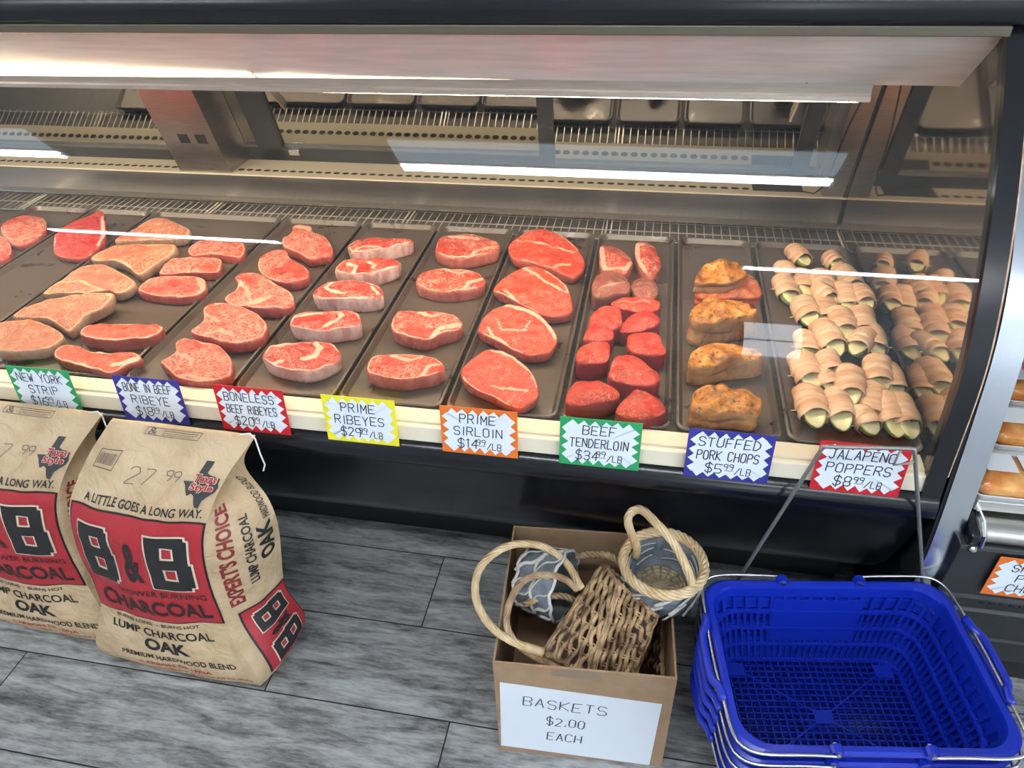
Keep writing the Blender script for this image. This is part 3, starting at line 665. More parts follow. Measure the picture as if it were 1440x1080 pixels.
chunk([(165,440),(215,398),(290,395),(310,445),(300,490),(230,500),(165,488)], .040, TENDER, 'tenderloin piece in the fourth row on the left', lift=.004)
chunk([(302,508),(340,442),(420,416),(475,440),(480,478),(390,506)], .036, TENDER, 'wedge shaped tenderloin piece in the fourth row on the right')
chunk([(262,376),(330,352),(468,365),(482,405),(400,420),(285,398)], .034, TENDER, 'flat tenderloin piece lying across the middle of the heap', seams=[(.004, [(300,380),(440,385)])])
chunk([(182,268),(222,237),(300,240),(345,285),(342,325),(270,340),(195,352),(170,330)], .040, AGED, 'greyish brown tenderloin piece toward the back left', seams=[(.003, [(200,320),(320,290)])])
chunk([(352,292),(400,262),(460,282),(478,335),(440,362),(372,345)], .034, AGED, 'dull red tenderloin piece beside the greyish brown one')
chunk([(205,132),(240,116),(300,130),(350,175),(358,205),(320,245),(268,235),(215,218)], .030, RIBEYE, 'marbled end piece at the back left of the tenderloin tray', seams=[(.006, [(208,135),(218,215)]), (.006, [(225,225),(330,222),(350,190)])])
chunk([(372,107),(430,104),(478,160),(488,215),(452,255),(410,235),(376,185)], .030, RIBEYE, 'marbled end piece at the back right of the tenderloin tray', seams=[(.006, [(375,110),(380,185),(415,238)])])

def chop_mat():
    m = mat('browned_chop', (.5, .25, .07), .42); t = NT(m); co = t.coord((1, 1, 1), True)
    a = t.noise(co, 22, 5, .65, 1.0); c = t.ramp(a, [(.30, (.11, .028, .008)), (.44, (.34, .115, .018)), (.55, (.54, .21, .03)), (.68, (.62, .32, .075))])
    sp = t.maprange(t.noise(co, 95, 4, .65), .56, .64); c = t.mix(sp, c, (.07, .035, .015))
    c = t.mix(t.math('MULTIPLY', t.attr('side'), .62), c, t.ramp(t.noise(t.coord((1, 1, .4), True), 30, 3), [(.35, (.24, .10, .045)), (.65, (.50, .30, .14))]))
    c = t.mix(t.maprange(t.attr('fat'), .4, 1.1), c, (.10, .035, .012)); t.color(c); t.bump(t.noise(co, 85, 5, .7), .9, .003); return m  # fat attribute carries the pocket slit here, darkened like shade in a crease
CHOP = chop_mat()
gJ = 'stuffed pork chops'
def chop(o, th, label, m=CHOP, **k): return slab('pork_chop', CR9, o, th, m, label, 'pork chop', gJ, dome=.008, rough=.0052, taper=1.0, rim=0, N=96, R=14, groove=.10, **k)
chop([(120,875),(150,805),(240,788),(380,808),(480,850),(486,885),(462,935),(330,922),(150,925)], .046, 'flat golden stuffed pork chop nearest the glass')
chop([(110,640),(150,592),(250,562),(370,577),(492,618),(478,646),(330,662),(200,686),(114,684)], .050, 'stuffed pork chop second from the glass with a brown slit front')
chop([(110,412),(150,362),(230,337),(360,342),(452,392),(458,416),(330,432),(200,458),(130,446)], .066, 'tall stuffed pork chop third from the glass with an open pocket')
chop([(140,300),(180,268),(280,272),(425,222),(470,255),(484,320),(380,328),(180,330)], .026, 'reddish raw looking pork chop lying under the rearmost one', m=meat('raw_chop', (.50, .12, .05), (.36, .06, .03), (.66, .36, .14), .4, .03, 24, .3, (.44, .08, .05)))
chop([(140,228),(180,162),(260,132),(345,142),(396,180),(400,212),(320,245),(240,250),(150,246)], .034, 'rounded stuffed pork chop at the back, lying on another', lift=.028, tilt=.1)

# ------------------------------------------------------------------ jalapeno poppers
def bacon_mat():
    m = mat('raw_bacon', (.66, .38, .27), .38); t = NT(m); co = t.coord((38, 7, 7), True)
    t.color(t.ramp(t.noise(co, 1.6, 4, .6, .4), [(.30, (.56, .28, .16)), (.46, (.68, .41, .25)), (.62, (.76, .52, .34))])); t.bump(t.noise(co, 3, 3), .25, .001); return m
def pepper_mat():
    m = mat('jalapeno', (.2, .3, .06), .3); t = NT(m)
    t.color(t.mix(t.maprange(t.attr('fat'), .35, .6), (.22, .30, .06), (.72, .64, .34))); return m
BACON = bacon_mat(); PEP = pepper_mat(); PICK = mat('toothpick_wood', (.70, .52, .30), .5)
def popper_proto(v):
    t = thing('jalapeno_popper', (0, 0, 0), '', 'popper'); rnd = random.Random(v)
    mb = MB(); R = []; fat = []; n = 20
    for k in range(17):
        f = k/16; x = -.006+f*.096; w = .0212*(1 if x < .040 else math.sqrt(max(.004, 1-((x-.040)/.0505)**2)))*(.62+.38*min(1, f*5))
        ring = []
        for j in range(n):
            a = 2*math.pi*j/n; zz = math.sin(a); top = zz > .22
            ring.append((x, w*1.02*math.cos(a), w*(.38+.10*math.sin(x*90+a)+.06*math.sin(a*3+v) if top else zz)*(.92 if not top else 1))); fat.append(1.0 if top else 0.0)
        R.append(ring)
    mb.rings(R, True, True, True); mb.attr['fat'] = fat; mb.build('pepper', PEP, t, smooth=True)
    mb = MB(); nb_ = 3; L = .066
    for b in range(nb_):
        x0 = -.010+L*b/nb_; x1 = x0+L/nb_*1.38; sl = rnd.uniform(-.5, .6); ph = rnd.uniform(0, 6); R = []
        for k in range(9):
            f = k/8; r = .0245+.0022*f+.0012*(b % 2); r -= (.0035 if k == 8 else .0008 if k == 7 else 0)+(.006*(1-f*4) if f < .25 and b == 0 else 0); ring = []
            for j in range(24):
                a = 2*math.pi*j/24; xx = x0+(x1-x0)*f+sl*.011*math.cos(a)+.004*math.sin(a*2+ph)*f
                rr = r*(1+.07*noise.noise(V((f*2.2+v*7+b*3, math.cos(a)*1.3, math.sin(a)*1.3+b))))
                ring.append((xx, rr*1.06*math.cos(a), rr*.88*math.sin(a)))
            R.append(ring)
        mb.rings(R, True, b == 0, False)
    mb.build('bacon_wrap', BACON, t, smooth=True)
    mb = MB(); px = .042+.006*rnd.uniform(-1, 1); mb.tube([(px-.003, -.036, -.003), (px, 0, .001), (px+.003, .036, .002)], .0011, 6); mb.build('toothpick', PICK, t)
    return t
PROTO = [popper_proto(v) for v in range(3)]
POP = [(1118,358,1135,372,'at the back left end of the heap, under the light streak'), (1167,367,1180,377,'at the back of the heap beside the tray end'), (1103,382,1117,398,'at the left edge behind the light streak'),
 (1186,386,1213,410,'at the right edge with a dark green tip, behind'), (1101,400,1114,424,'on the left edge, second row from the back'), (1128,388,1138,417,'with a cream tip facing the glass, second row from the back'),
 (1155,394,1160,414,'tucked in the middle of the second row from the back'), (1153,412,1172,427,'with a green underside, middle of the third row'), (1183,402,1202,437,'thickly wrapped, slanting across the third row from the back'), (1217,415,1232,435,'at the right edge with a pale yellow tip'),
 (1128,430,1143,458,'with a long yellow tip on the left of the middle row'), (1158,432,1163,458,'narrow, wedged in the middle row'), (1180,440,1192,476,'with a large round green tip in the middle row'), (1210,441,1217,473,'right of the one with the large round green tip'),
 (1132,481,1141,504,'with a small green tip at the left edge'), (1156,463,1180,497,'slanting to the right below the middle row'), (1215,478,1200,497,'turned to the left below the middle row'), (1244,458,1234,500,'tall at the right edge with a cut yellow end'),
 (1128,512,1146,545,'with a long cream end at the left edge'), (1163,508,1173,533,'with a round closed wrap, third row from the glass'), (1158,536,1175,552,'low and pinkish between two bigger ones on the left'), (1194,527,1197,566,'broad, with a yellow end in the centre near the glass'),
 (1233,511,1238,549,'right of centre, third row from the glass, half covered'), (1258,526,1267,557,'on the right edge with toothpick ends sticking out'), (1135,553,1150,598,'at the front left corner of the heap'), (1173,562,1187,603,'with a cheese filled end, second in the front row'),
 (1230,555,1224,592,'with a bulging white filling, third in the front row'), (1250,570,1263,610,'fourth in the front row beside the end one'), (1266,563,1294,612,'at the front right end with a long pale green tip'), (1215,592,1231,608,'lying low in the front row behind the red tag')]
for i, (x0, y0, x1, y1, wh) in enumerate(POP):
    mid = 5 <= i <= 23 and (1140 < x0 < 1240); h = TZ+.0225+(.010 if mid else 0)+(.004 if i % 3 == 0 else 0)
    if i in (27, 29, 20, 11): h = TZ+.022
    a, b = onz(x0, y0-4, h), onz(x1, y1, h); b.x = min(b.x, .513); a.x = min(a.x, .508); d = b-a
    root = PROTO[i] if i < 3 else copy_tree(PROTO[i % 3])
    ln = max(.062, min(.105, d.length*1.12)); k = ln/.09
    ang = math.atan2(d.y, d.x); root.location = b-d.normalized()*ln*.97; root.location.z = h
    root.rotation_euler = (random.uniform(-.25, .25), .05+random.uniform(-.05, .05), ang); root.scale = (k, 1.0*max(.85, min(1.08, k)), 1.0)
    root['label'] = 'bacon wrapped jalapeno popper '+wh; root['group'] = 'bacon wrapped jalapeno poppers'

# ------------------------------------------------------------------ printed text
_TX = {}
def text2d(s, bold=.0):
    if (s, bold) in _TX: return _TX[(s, bold)]
    cu = bpy.data.curves.new('text', 'FONT'); cu.body = s; cu.size = 1; cu.offset = bold; cu.resolution_u = 3; cu.fill_mode = 'FRONT'
    o = bpy.data.objects.new('text', cu); COL.objects.link(o); dg = bpy.context.evaluated_depsgraph_get(); dg.update()
    me = bpy.data.meshes.new_from_object(o.evaluated_get(dg)); bpy.data.objects.remove(o)
    vs = [v.co.xy for v in me.vertices]; x0, x1 = min(v.x for v in vs), max(v.x for v in vs); y0, y1 = min(v.y for v in vs), max(v.y for v in vs)
    r = ([((v.x-x0)/(x1-x0), (v.y-y0)/(y1-y0)) for v in vs], [tuple(p.vertices) for p in me.polygons]); bpy.data.meshes.remove(me); _TX[(s, bold)] = r; return r
def put(mb, verts, faces, fn, maxe=.05):
    bm = bmesh.new(); bv = [bm.verts.new((x, y, 0)) for x, y in verts]
    for f in faces:
        try: bm.faces.new([bv[i] for i in f])
        except ValueError: pass
    bmesh.ops.triangulate(bm, faces=bm.faces)
    for _ in range(6):
        e = [e for e in bm.edges if e.calc_length() > maxe]
        if not e: break
        bmesh.ops.subdivide_edges(bm, edges=e, cuts=1); bmesh.ops.triangulate(bm, faces=[f for f in bm.faces if len(f.verts) > 3])
    bm.verts.index_update(); i = mb.add([fn(v.co.x, v.co.y) for v in bm.verts])
    for f in bm.faces: mb.face([i+v.index for v in f.verts])
    bm.free()
def text(mb, s, x0, x1, y0, y1, fn, bold=.0, rot=False, maxe=.05):
    vs, fs = text2d(s, bold)
    P = [((x1-(x1-x0)*v, y0+(y1-y0)*u) if rot else (x0+(x1-x0)*u, y0+(y1-y0)*v)) for u, v in vs]; put(mb, P, fs, fn, maxe)
def rect(mb, x0, x1, y0, y1, fn, maxe=.03): put(mb, [(x0, y0), (x1, y0), (x1, y1), (x0, y1)], [(0, 1, 2, 3)], fn, maxe)
BQ = [(0, 0, .34, 1), (.2, 0, .9, .19), (.2, .41, .86, .6), (.2, .81, .86, 1), (.66, .06, 1, .5), (.64, .5, .94, .94)]
def blockB(mb, x0, x1, y0, y1, fn, g=0, rot=False):
    for a, b, c, d in BQ:
        xa, xb, ya, yb = a-g, c+g, b-g*.6, d+g*.6
        if rot: rect(mb, x1-(x1-x0)*yb, x1-(x1-x0)*ya, y0+(y1-y0)*xa, y0+(y1-y0)*xb, fn, .025)
        else: rect(mb, x0+(x1-x0)*xa, x0+(x1-x0)*xb, y0+(y1-y0)*ya, y0+(y1-y0)*yb, fn, .025)
TEXAS = [(.30, 1), (.52, 1), (.52, .74), (.62, .70), (.78, .68), (.93, .66), (.95, .56), (1, .48), (.97, .37), (.84, .28), (.72, .17), (.69, .0), (.58, .03), (.52, .12), (.45, .26), (.37, .31), (.27, .25), (.19, .34), (.10, .46), (.0, .54), (.30, .55)]

# ------------------------------------------------------------------ charcoal bags
KRAFT = mat('kraft_paper', (.5, .37, .22), .62); t_ = NT(KRAFT); c_ = t_.coord()
t_.color(t_.ramp(t_.noise(c_, 14, 6), [(.35, (.46, .325, .185)), (.65, (.58, .43, .265))]))
w1 = t_.math('ABSOLUTE', t_.math('SUBTRACT', t_.noise(c_, 16, 2, .5, 1.2), .5)); w2 = t_.math('ABSOLUTE', t_.math('SUBTRACT', t_.noise(c_, 38, 3, .5, .8), .5))
t_.bump(t_.math('ADD', t_.math('MULTIPLY', w1, 2.4), w2), .55, .006)
PBLK = mat('print_black', (.014, .013, .014), .55); PRED = mat('print_red', (.36, .022, .030), .5); PWHT = mat('print_cream', (.70, .60, .46), .6); PBRN = mat('print_maroon', (.22, .02, .02), .55); PGRY = mat('print_charcoal', (.035, .035, .037), .55)
LV = [(0, (-1.130, .815, .002), (-.815, .805, .002), (-.79, .895, .002), (-1.12, .93, .002)),
      (.03, (-1.153, .797, .03), (-.783, .784, .03), (-.758, .915, .03), (-1.13, .945, .03)),
      (.25, (-1.118, .806, .235), (-.812, .800, .235), (-.738, .925, .235), (-1.06, .95, .235)),
      (.51, (-1.084, .836, .527), (-.790, .833, .510), (-.716, .935, .49), (-1.03, .96, .50)),
      (.61, (-1.045, .882, .605), (-.757, .882, .585), (-.752, .945, .57), (-1.03, .958, .585)),
      (.71, (-1.003, .930, .665), (-.703, .934, .655), (-.704, .942, .655), (-1.003, .938, .665))]
SQZ = [.03, .0]                 # how far the back corners are pressed in, left and right
def lerpLV(s):
    k = 0
    while k < len(LV)-2 and LV[k+1][0] < s: k += 1
    t = (s-LV[k][0])/(LV[k+1][0]-LV[k][0]); t = max(0, min(1, t)); out = []
    for c in range(1, 5):
        p1, p2 = V(LV[k][c]), V(LV[k+1][c]); p0 = V(LV[k-1][c]) if k else p1*2-p2; p3 = V(LV[k+2][c]) if k+2 < len(LV) else p2*2-p1
        d0 = LV[k][0]-(LV[k-1][0] if k else LV[k][0]-(LV[k+1][0]-LV[k][0])); d1 = LV[k+1][0]-LV[k][0]; d2 = (LV[k+2][0]-LV[k+1][0]) if k+2 < len(LV) else d1
        m1 = ((p2-p1)/d1*d0+(p1-p0)/max(d0, 1e-6)*d1)/(d0+d1)*d1; m2 = ((p3-p2)/d2*d1+(p2-p1)/d1*d2)/(d1+d2)*d1
        out.append(p1*(2*t**3-3*t*t+1)+m1*(t**3-2*t*t+t)+p2*(-2*t**3+3*t*t)+m2*(t**3-t*t))
    w = max(0, 1-s/.71)
    out[3].x += SQZ[0]*w; out[2].x -= SQZ[1]*w
    return out
def li(s, T):
    for (a, va), (b, vb) in zip(T, T[1:]):
        if s <= b: return va+(vb-va)*max(0, (s-a)/(b-a))
    return T[-1][1]
def bag_surf(side, u, s, n=0.0):
    def P(u, s):
        c = lerpLV(max(0, min(.71, s))); a, b = c[side], c[(side+1) % 4]; p = a.lerp(b, u); d = (b-a); out = V((d.y, -d.x, 0)).normalized(); w = math.sin(math.pi*max(0, min(1, u)))
        if side in (0, 2): g = li(s, [(0, .0), (.03, .008), (.25, .020), (.45, .018), (.55, .008), (.66, .002), (.71, 0)])
        else: g = (0 if side == 3 or SQZ[1] else 1)*li(s, [(0, .004), (.03, .008), (.25, .018), (.44, .018), (.51, .004), (.57, -.055), (.64, -.085), (.69, -.03), (.71, 0)])
        k = 1 if 0.005 < s < .66 else .3
        q = p*11; nv = noise.noise(q)*.006+noise.noise(p*27)*.0030
        return p+out*(g*w+k*nv*min(1, 5*w+.15))
    p = P(u, s)
    if n:
        e = .01; du = P(u+e, s)-P(u-e, s); ds = P(u, s+e)-P(u, s-e); nn = du.cross(ds)
        if nn.length > 1e-9: p = p+nn.normalized()*n
    return p
def make_bag(label):
    t = thing('charcoal_bag', (-.95, .87, 0), label, 'charcoal bag', 'paper bags of lump charcoal')
    mb = MB(); SV = [k*.71/44 for k in range(45)]; R = []
    for s in SV:
        r = []
        for side, n in ((0, 26), (1, 12), (2, 18), (3, 12)): r += [bag_surf(side, k/n, s) for k in range(n)]
        R.append(r)
    mb.rings(R, True, True, True); mb.build('sack', KRAFT, t, auto=55)
    F = lambda o: (lambda x, y: bag_surf(0, x, y, o)); Gs = lambda o: (lambda x, y: bag_surf(1, x, y, o))
    mb = MB()
    mb.m = 0; rect(mb, .012, .995, .250, .512, F(.0014)); mb.m = 1; rect(mb, .025, .982, .254, .508, F(.0026))
    for x0, x1 in ((.095, .345), (.60, .90)):
        mb.m = 2; blockB(mb, x0, x1, .350, .475, F(.0040), .045); mb.m = 0; blockB(mb, x0, x1, .350, .475, F(.0054))
    mb.m = 0; text(mb, '&', .415, .535, .358, .452, F(.0042), .03)
    text(mb, 'SLOWER BURNING', .30, .95, .326, .339, F(.0042)); text(mb, 'CHARCOAL', .10, .94, .272, .314, F(.0042), .022)
    mb.build('red_panel_print', [PBLK, PRED, PWHT], t)
    mb = MB(); f = F(.0014)
    mb.m = 0; text(mb, 'A LITTLE GOES A LONG WAY.', .10, .95, .520, .540, f, .018)
    text(mb, 'BURNS LONG  -  BURNS HOT', .16, .80, .232, .242, f, .012); text(mb, 'LUMP CHARCOAL', .12, .86, .196, .219, f, .02); text(mb, 'OAK', .36, .66, .150, .186, f, .04); text(mb, 'PREMIUM HARDWOOD BLEND', .20, .90, .120, .136, f, .018)
    text(mb, 'NET WT 20 LBS', .45, .64, .046, .052, f)
    mb.m = 1; text(mb, 'CARBÓN DE LEÑA', .30, .74, .094, .109, f, .015); text(mb, 'MEZCLA DE ROBLE Y MADERAS DURAS', .14, .96, .073, .083, f, .01)
    mb.build('lettering', [PBLK, PRED], t)
    mb = MB(); X0, X1, Y0, Y1 = .735, .985, .541, .648
    mb.m = 0; put(mb, [(X0+(X1-X0)*x, Y0+(Y1-Y0)*y) for x, y in TEXAS], [tuple(range(len(TEXAS)))], F(.0014), .03)
    for o, bo, mm in ((.0026, .075, 2), (.0036, .03, 1)):
        g = .005 if mm == 2 else 0; mb.m = mm; text(mb, 'Texas', .80-g, .955+g, .599-g*.25, .617+g*.25, F(o), bo); text(mb, 'Style', .80-g, .955+g, .578-g*.25, .597+g*.25, F(o), bo)
    mb.build('texas_emblem', [PGRY, PRED, PWHT], t)
    mb = MB(); f = F(.0013)
    for x0, x1, y0, y1 in ((.07, .22, .596, .598), (.07, .22, .640, .642), (.07, .075, .596, .642), (.215, .22, .596, .642), (.28, .66, .688, .6895), (.28, .66, .706, .7075), (.28, .284, .688, .7075), (.656, .66, .688, .7075), (.40, .64, .701, .7025), (.40, .64, .696, .697), (.40, .60, .692, .693)): rect(mb, x0, x1, y0, y1, f)
    rnd = random.Random(5); x = .085
    while x < .20: w = rnd.choice((.002, .004)); rect(mb, x, x+w, .606, .632, f); x += w+rnd.choice((.003, .005))
    text(mb, '&', .30, .36, .690, .706, f)
    mb.build('barcode_and_box', mat('print_grey', (.10, .085, .07), .6), t)
    mb = MB()
    for tx, u0, h, sz in (('2', .34, .592, .036), ('7', .45, .596, .034), ('9', .60, .606, .022), ('9', .655, .606, .022)):
        st, w = strokes(tx, sz, seed=3)
        for s_ in st:
            pts = catmull([V((u0+px/.30, h-sz/2+py, 0)) for px, py in s_], 4)
            for a, b in zip(pts, pts[1:]):
                d = (b-a); d = V((d.x*.30, d.y, 0)); n_ = V((-d.y/.30, d.x, 0))
                if d.length < 1e-6: continue
                n_ = n_/d.length*.0008; mb.poly([F(.0016)(*(q.xy)) for q in (a-n_, b-n_, b+n_, a+n_)])
    mb.build('handwritten_price', mat('pen_grey', (.10, .09, .10), .6), t)
    mb = MB(); g = Gs(.0016)
    mb.m = 0; rect(mb, .18, .99, .075, .262, g); mb.m = 1; rect(mb, .21, .97, .078, .259, Gs(.0026))
    for y0, y1 in ((.092, .150), (.188, .246)):
        mb.m = 2; blockB(mb, .34, .86, y0, y1, Gs(.0040), .05, True); mb.m = 0; blockB(mb, .34, .86, y0, y1, Gs(.0054), 0, True)
    mb.m = 0; text(mb, '&', .42, .78, .156, .182, Gs(.0042), .03, True)
    text(mb, 'LUMP CHARCOAL', .46, .60, .325, .50, g, .02, True); text(mb, 'OAK', .66, .90, .37, .465, g, .035, True); text(mb, 'HARDWOOD BLEND', .80, .92, .47, .57, g, .01, True)
    mb.m = 3; text(mb, "EXPERT'S CHOICE", .12, .34, .285, .53, g, .03, True)
    mb.m = 0; text(mb, 'BBQ CHARCOAL', .55, .70, .02, .06, g, .01)
    mb.build('side_print', [PBLK, PRED, PWHT, PBRN], t)
    p = bag_surf(0, .97, .708); mb = MB()
    mb.tube([p+V((-.02, .004, .003)), p+V((.0, .006, .006)), p+V((.012, .0, .0)), p+V((.020, -.01, -.03)), p+V((.024, -.012, -.055)), p+V((.018, -.014, -.07))], .0016, 5); mb.build('white_thread', mat('thread', (.7, .7, .68), .7), t)
    return t
bag = make_bag('tan paper charcoal bag with a red panel, standing in front of the blue Ribeye tag')
SQZ[:] = [.0, .05]; bag2 = make_bag('tan paper charcoal bag half cut off by the left edge of the photo'); bag2.location = (-.95-.372, .87+.048, 0); bag2.scale = (1, 1, .958)

# ------------------------------------------------------------------ cardboard box with baskets
CARD = noisy('cardboard', (.30, .19, .11), (.37, .24, .145), 20, .7, detail=5, bump=.1)
bx = thing('cardboard_box', (-.05, .92, 0), 'open brown cardboard box of baskets with a handwritten paper sign', 'box')
FL, FR = V((-.217, .746, 0)), V((.120, .768, 0)); e1 = (FR-FL).normalized(); e2 = V((-e1.y, e1.x, 0)); BWD, BD, BH = (FR-FL).length, .338, .327
MX = Matrix((( e1.x, e2.x, 0, FL.x), (e1.y, e2.y, 0, FL.y), (0, 0, 1, 0), (0, 0, 0, 1)))
T_ = .004
mb = MB(); O = [(0, 0), (BWD, 0), (BWD, BD), (0, BD)]; I = [(T_, T_), (BWD-T_, T_), (BWD-T_, BD-T_), (T_, BD-T_)]
mb.rings([[MX @ V((x, y, .001)) for x, y in O], [MX @ V((x, y, BH)) for x, y in O], [MX @ V((x, y, BH)) for x, y in I], [MX @ V((x, y, .006)) for x, y in I]], True, True, True)
mb.build('carton', CARD, bx)
mb = MB(); fx = lambda d: (lambda x, y: MX @ V((x, -d, y)))
rect(mb, .11, .20, .300, .324, fx(.0006)); mb.build('packing_tape', mat('brown_tape', (.26, .18, .13), .35), bx)
pc = [MX.inverted() @ ony(*p) for p in ((703, 958, .748), (931, 991, .765), (913, 1076, .765), (705, 1046, .748))]
sg = MB(); c4 = [(p.x, p.z) for p in pc]; sg.hull8([MX @ V((x, -.0006, z)) for x, z in c4]+[MX @ V((x, -.0014, z)) for x, z in c4]); sign = sg.build('paper_sign', mat('sign_paper', (.74, .79, .86), .6), bx)
def sq(x, y):  # sign coordinates 0..1
    a = V(c4[3]).lerp(V(c4[2]), x); b = V(c4[0]).lerp(V(c4[1]), x); p = a.lerp(b, y); return MX @ V((p.x, -.0019, p.y))
mb = MB(); A = (c4[1][0]-c4[0][0])
for s, cx, cy, h, mw in (('BASKETS', .42, .78, .13, .55), ('$2.00', .43, .52, .12, .26), ('EACH', .43, .28, .12, .24)):
    st, w = strokes(s, h, seed=9, wob=.15); kx = mw/w
    for q in st:
        for a, b in zip(q, q[1:]):
            a2, b2 = V((cx+(a[0]*kx-mw/2), cy+a[1]-h/2, 0)), V((cx+(b[0]*kx-mw/2), cy+b[1]-h/2, 0)); d = b2-a2
            if d.length < 1e-6: continue
            n_ = V((-d.y, d.x*2.6, 0)).normalized()*.0042; mb.poly([sq(*(v.xy)) for v in (a2-n_, b2-n_, b2+n_, a2+n_)])
mb.build('lettering', mat('pencil_ink', (.05, .05, .08), .6), sign)

WICK = noisy('brown_wicker', (.10, .045, .02), (.50, .33, .17), 34, .45, (1, 1, 1), rnd=True, lo=.36, hi=.64); WDARK = mat('wicker_gap_shade', (.03, .015, .008), .8)  # dark sheet behind the canes stands in for shade in the gaps
TAN = noisy('tan_cane', (.50, .34, .17), (.70, .54, .33), 30, .45, (1, 1, 1), lo=.36, hi=.64); MIDC = noisy('brown_cane', (.24, .14, .075), (.48, .32, .19), 30, .45, lo=.36, hi=.64)
GREY = noisy('grey_wood_chip', (.085, .10, .125), (.19, .215, .25), 40, .6, bump=.3); PALE = noisy('pale_chip', (.42, .40, .36), (.58, .56, .51), 40, .6)
def frustum(mb, base, rim, K=8, Rr=7, r=.005):
    base, rim = [V(p) for p in base], [V(p) for p in rim]; cen = (sum(base, V())+sum(rim, V()))/8
    for f in range(4):
        a, b, c, d = base[f], base[(f+1) % 4], rim[(f+1) % 4], rim[f]; n = (b-a).cross(d-a).normalized()
        if n.dot((a+b+c+d)/4-cen) < 0: n = -n
        P = lambda u, v: (a.lerp(b, u)).lerp(d.lerp(c, u), v)
        mb.m = 1; mb.poly([P(0, 0)-n*.004, P(1, 0)-n*.004, P(1, 1)-n*.004, P(0, 1)-n*.004]); mb.m = 0
        for k in range(K):
            u = (k+.5)/K; pts = []
            for q in range(Rr*5+1):
                v = q/(Rr*5); pts.append(P(min(1, max(0, u+.02*math.sin(v*19+k))), v)+n*(.0042*math.sin(math.pi*(Rr*v+k))))
            mb.tube(pts, lambda t, k=k: r*(.85+.25*math.sin(t*Rr*2*math.pi+k)**2), 6)
        for q in range(1, Rr):
            v = q/Rr
            for dv in (-.018, .018): mb.tube([P(j/(K*3), v+dv)+n*(.0035*math.cos(math.pi*(K*j/(K*3)+q))+.001) for j in range(K*3+1)], .0019, 5)
        for q in range(3): mb.tube([a.lerp(d, j/10)+n*.002+(b-a).normalized()*(.004*q)+n*.002*math.sin(j*2+q*2) for j in range(11)], .0027, 5)
    for L in (base, rim):
        loop = []
        for f in range(4): loop += [L[f].lerp(L[(f+1) % 4], j/8) for j in range(8)]
        twist(mb, loop+[loop[0]], .004, .0032, 3, 14)
wb = thing('wicker_basket', (-.05, .87, .25), 'brown tapered wicker basket lying upside down on top with a big tan loop handle', 'basket', 'baskets in the cardboard box')
B1, B2, B3 = onz(848, 793, .372), onz(869, 819, .402), onz(924, 866, .372); R1, R2, R3 = onz(763, 917, .30), onz(829, 950, .275), onz(892, 953, .25)
mb = MB(); B4, R4 = B1+B3-B2, R1+R3-R2; frustum(mb, [B1, B2, B3, B4], [R1, R2, R3, R4]); mb.m = 1; mb.poly([B1-V((0,0,.004)), B2-V((0,0,.004)), B3-V((0,0,.004)), B4-V((0,0,.004))]); mb.build('woven_body', [WICK, WDARK], wb, smooth=True)
mb = MB(); pth = [onz(x, y, z) for x, y, z in ((818, 828, .36), (795, 790, .38), (762, 768, .395), (722, 766, .40), (690, 782, .395), (671, 808, .385), (670, 845, .37), (690, 880, .345), (722, 903, .33), (764, 918, .312))]
twist(mb, arch(pth, 110), .0046, .0036, 6, 4); mb.tube(arch(pth, 40)[-4:], .0095, 8); mb.build('handle', TAN, wb, smooth=True)
wb2 = thing('wicker_basket', (0, .87, .1), 'dark wicker basket half buried in the box under the others', 'basket', 'baskets in the cardboard box')
mb = MB(); cx, cy = .012, .925
frustum(mb, [(cx-.065, cy-.05, .03), (cx+.065, cy-.05, .03), (cx+.065, cy+.05, .03), (cx-.065, cy+.05, .03)], [(cx-.09, cy-.115, .19), (cx+.092, cy-.11, .19), (cx+.088, cy+.115, .19), (cx-.09, cy+.11, .19)], 9, 6); mb.build('woven_body', [WICK, WDARK], wb2, smooth=True)
mb = MB(); pth = [onz(x, y, z) for x, y, z in ((812, 829, .36), (795, 815, .378), (765, 808, .383), (735, 818, .378), (716, 850, .362), (714, 885, .34), (735, 912, .315), (775, 935, .285), (805, 946, .25))]
twist(mb, arch(pth, 90), .0042, .0032, 6, 4); mb.build('handle', MIDC, wb2, smooth=True)
# grey drum basket on its side
gb = thing('chip_basket', (-.15, 1.0, .25), 'grey and white woven basket lying on its side at the back left of the box', 'basket', 'baskets in the cardboard box')
ax = V((.93, -.25, .10)).normalized(); c0 = onz(732, 806, .305); up = V((0, 0, 1)); s1 = ax.cross(up).normalized(); s2 = s1.cross(ax); c0 = c0+ax*.012
MG = Matrix(((s1.x, s2.x, ax.x, c0.x), (s1.y, s2.y, ax.y, c0.y), (s1.z, s2.z, ax.z, c0.z), (0, 0, 0, 1)))
LG = .088; rr = lambda z: .062+.010*z/LG
mb = MB(); mb.lathe([(.0, .0), (.052, .0), (.062, .006), (rr(LG*.5), LG*.5), (rr(LG), LG), (rr(LG)-.006, LG), (.05, .01), (0, .008)], n=32, M=MG); mb.build('drum', GREY, gb, smooth=True)
mb = MB()
for k in range(13):
    for sg_ in (1,):
        pts = []
        for j in range(17):
            f = j/16; a = 2*math.pi*k/13+sg_*f*1.25+.10*math.sin(f*12); z = LG*f; pts.append(MG @ V(((rr(z)+.002)*math.cos(a), (rr(z)+.002)*math.sin(a), z)))
        mb.tube(pts, .0042, 6, flat=.45)
for z in (.004, LG*.5, LG): mb.tube([MG @ V(((rr(z)+.002)*math.cos(2*math.pi*j/32), (rr(z)+.002)*math.sin(2*math.pi*j/32), z+.004*math.sin(j*1.7))) for j in range(32)], .0036, 6, True)
mb.build('pale_weave', PALE, gb, smooth=True)
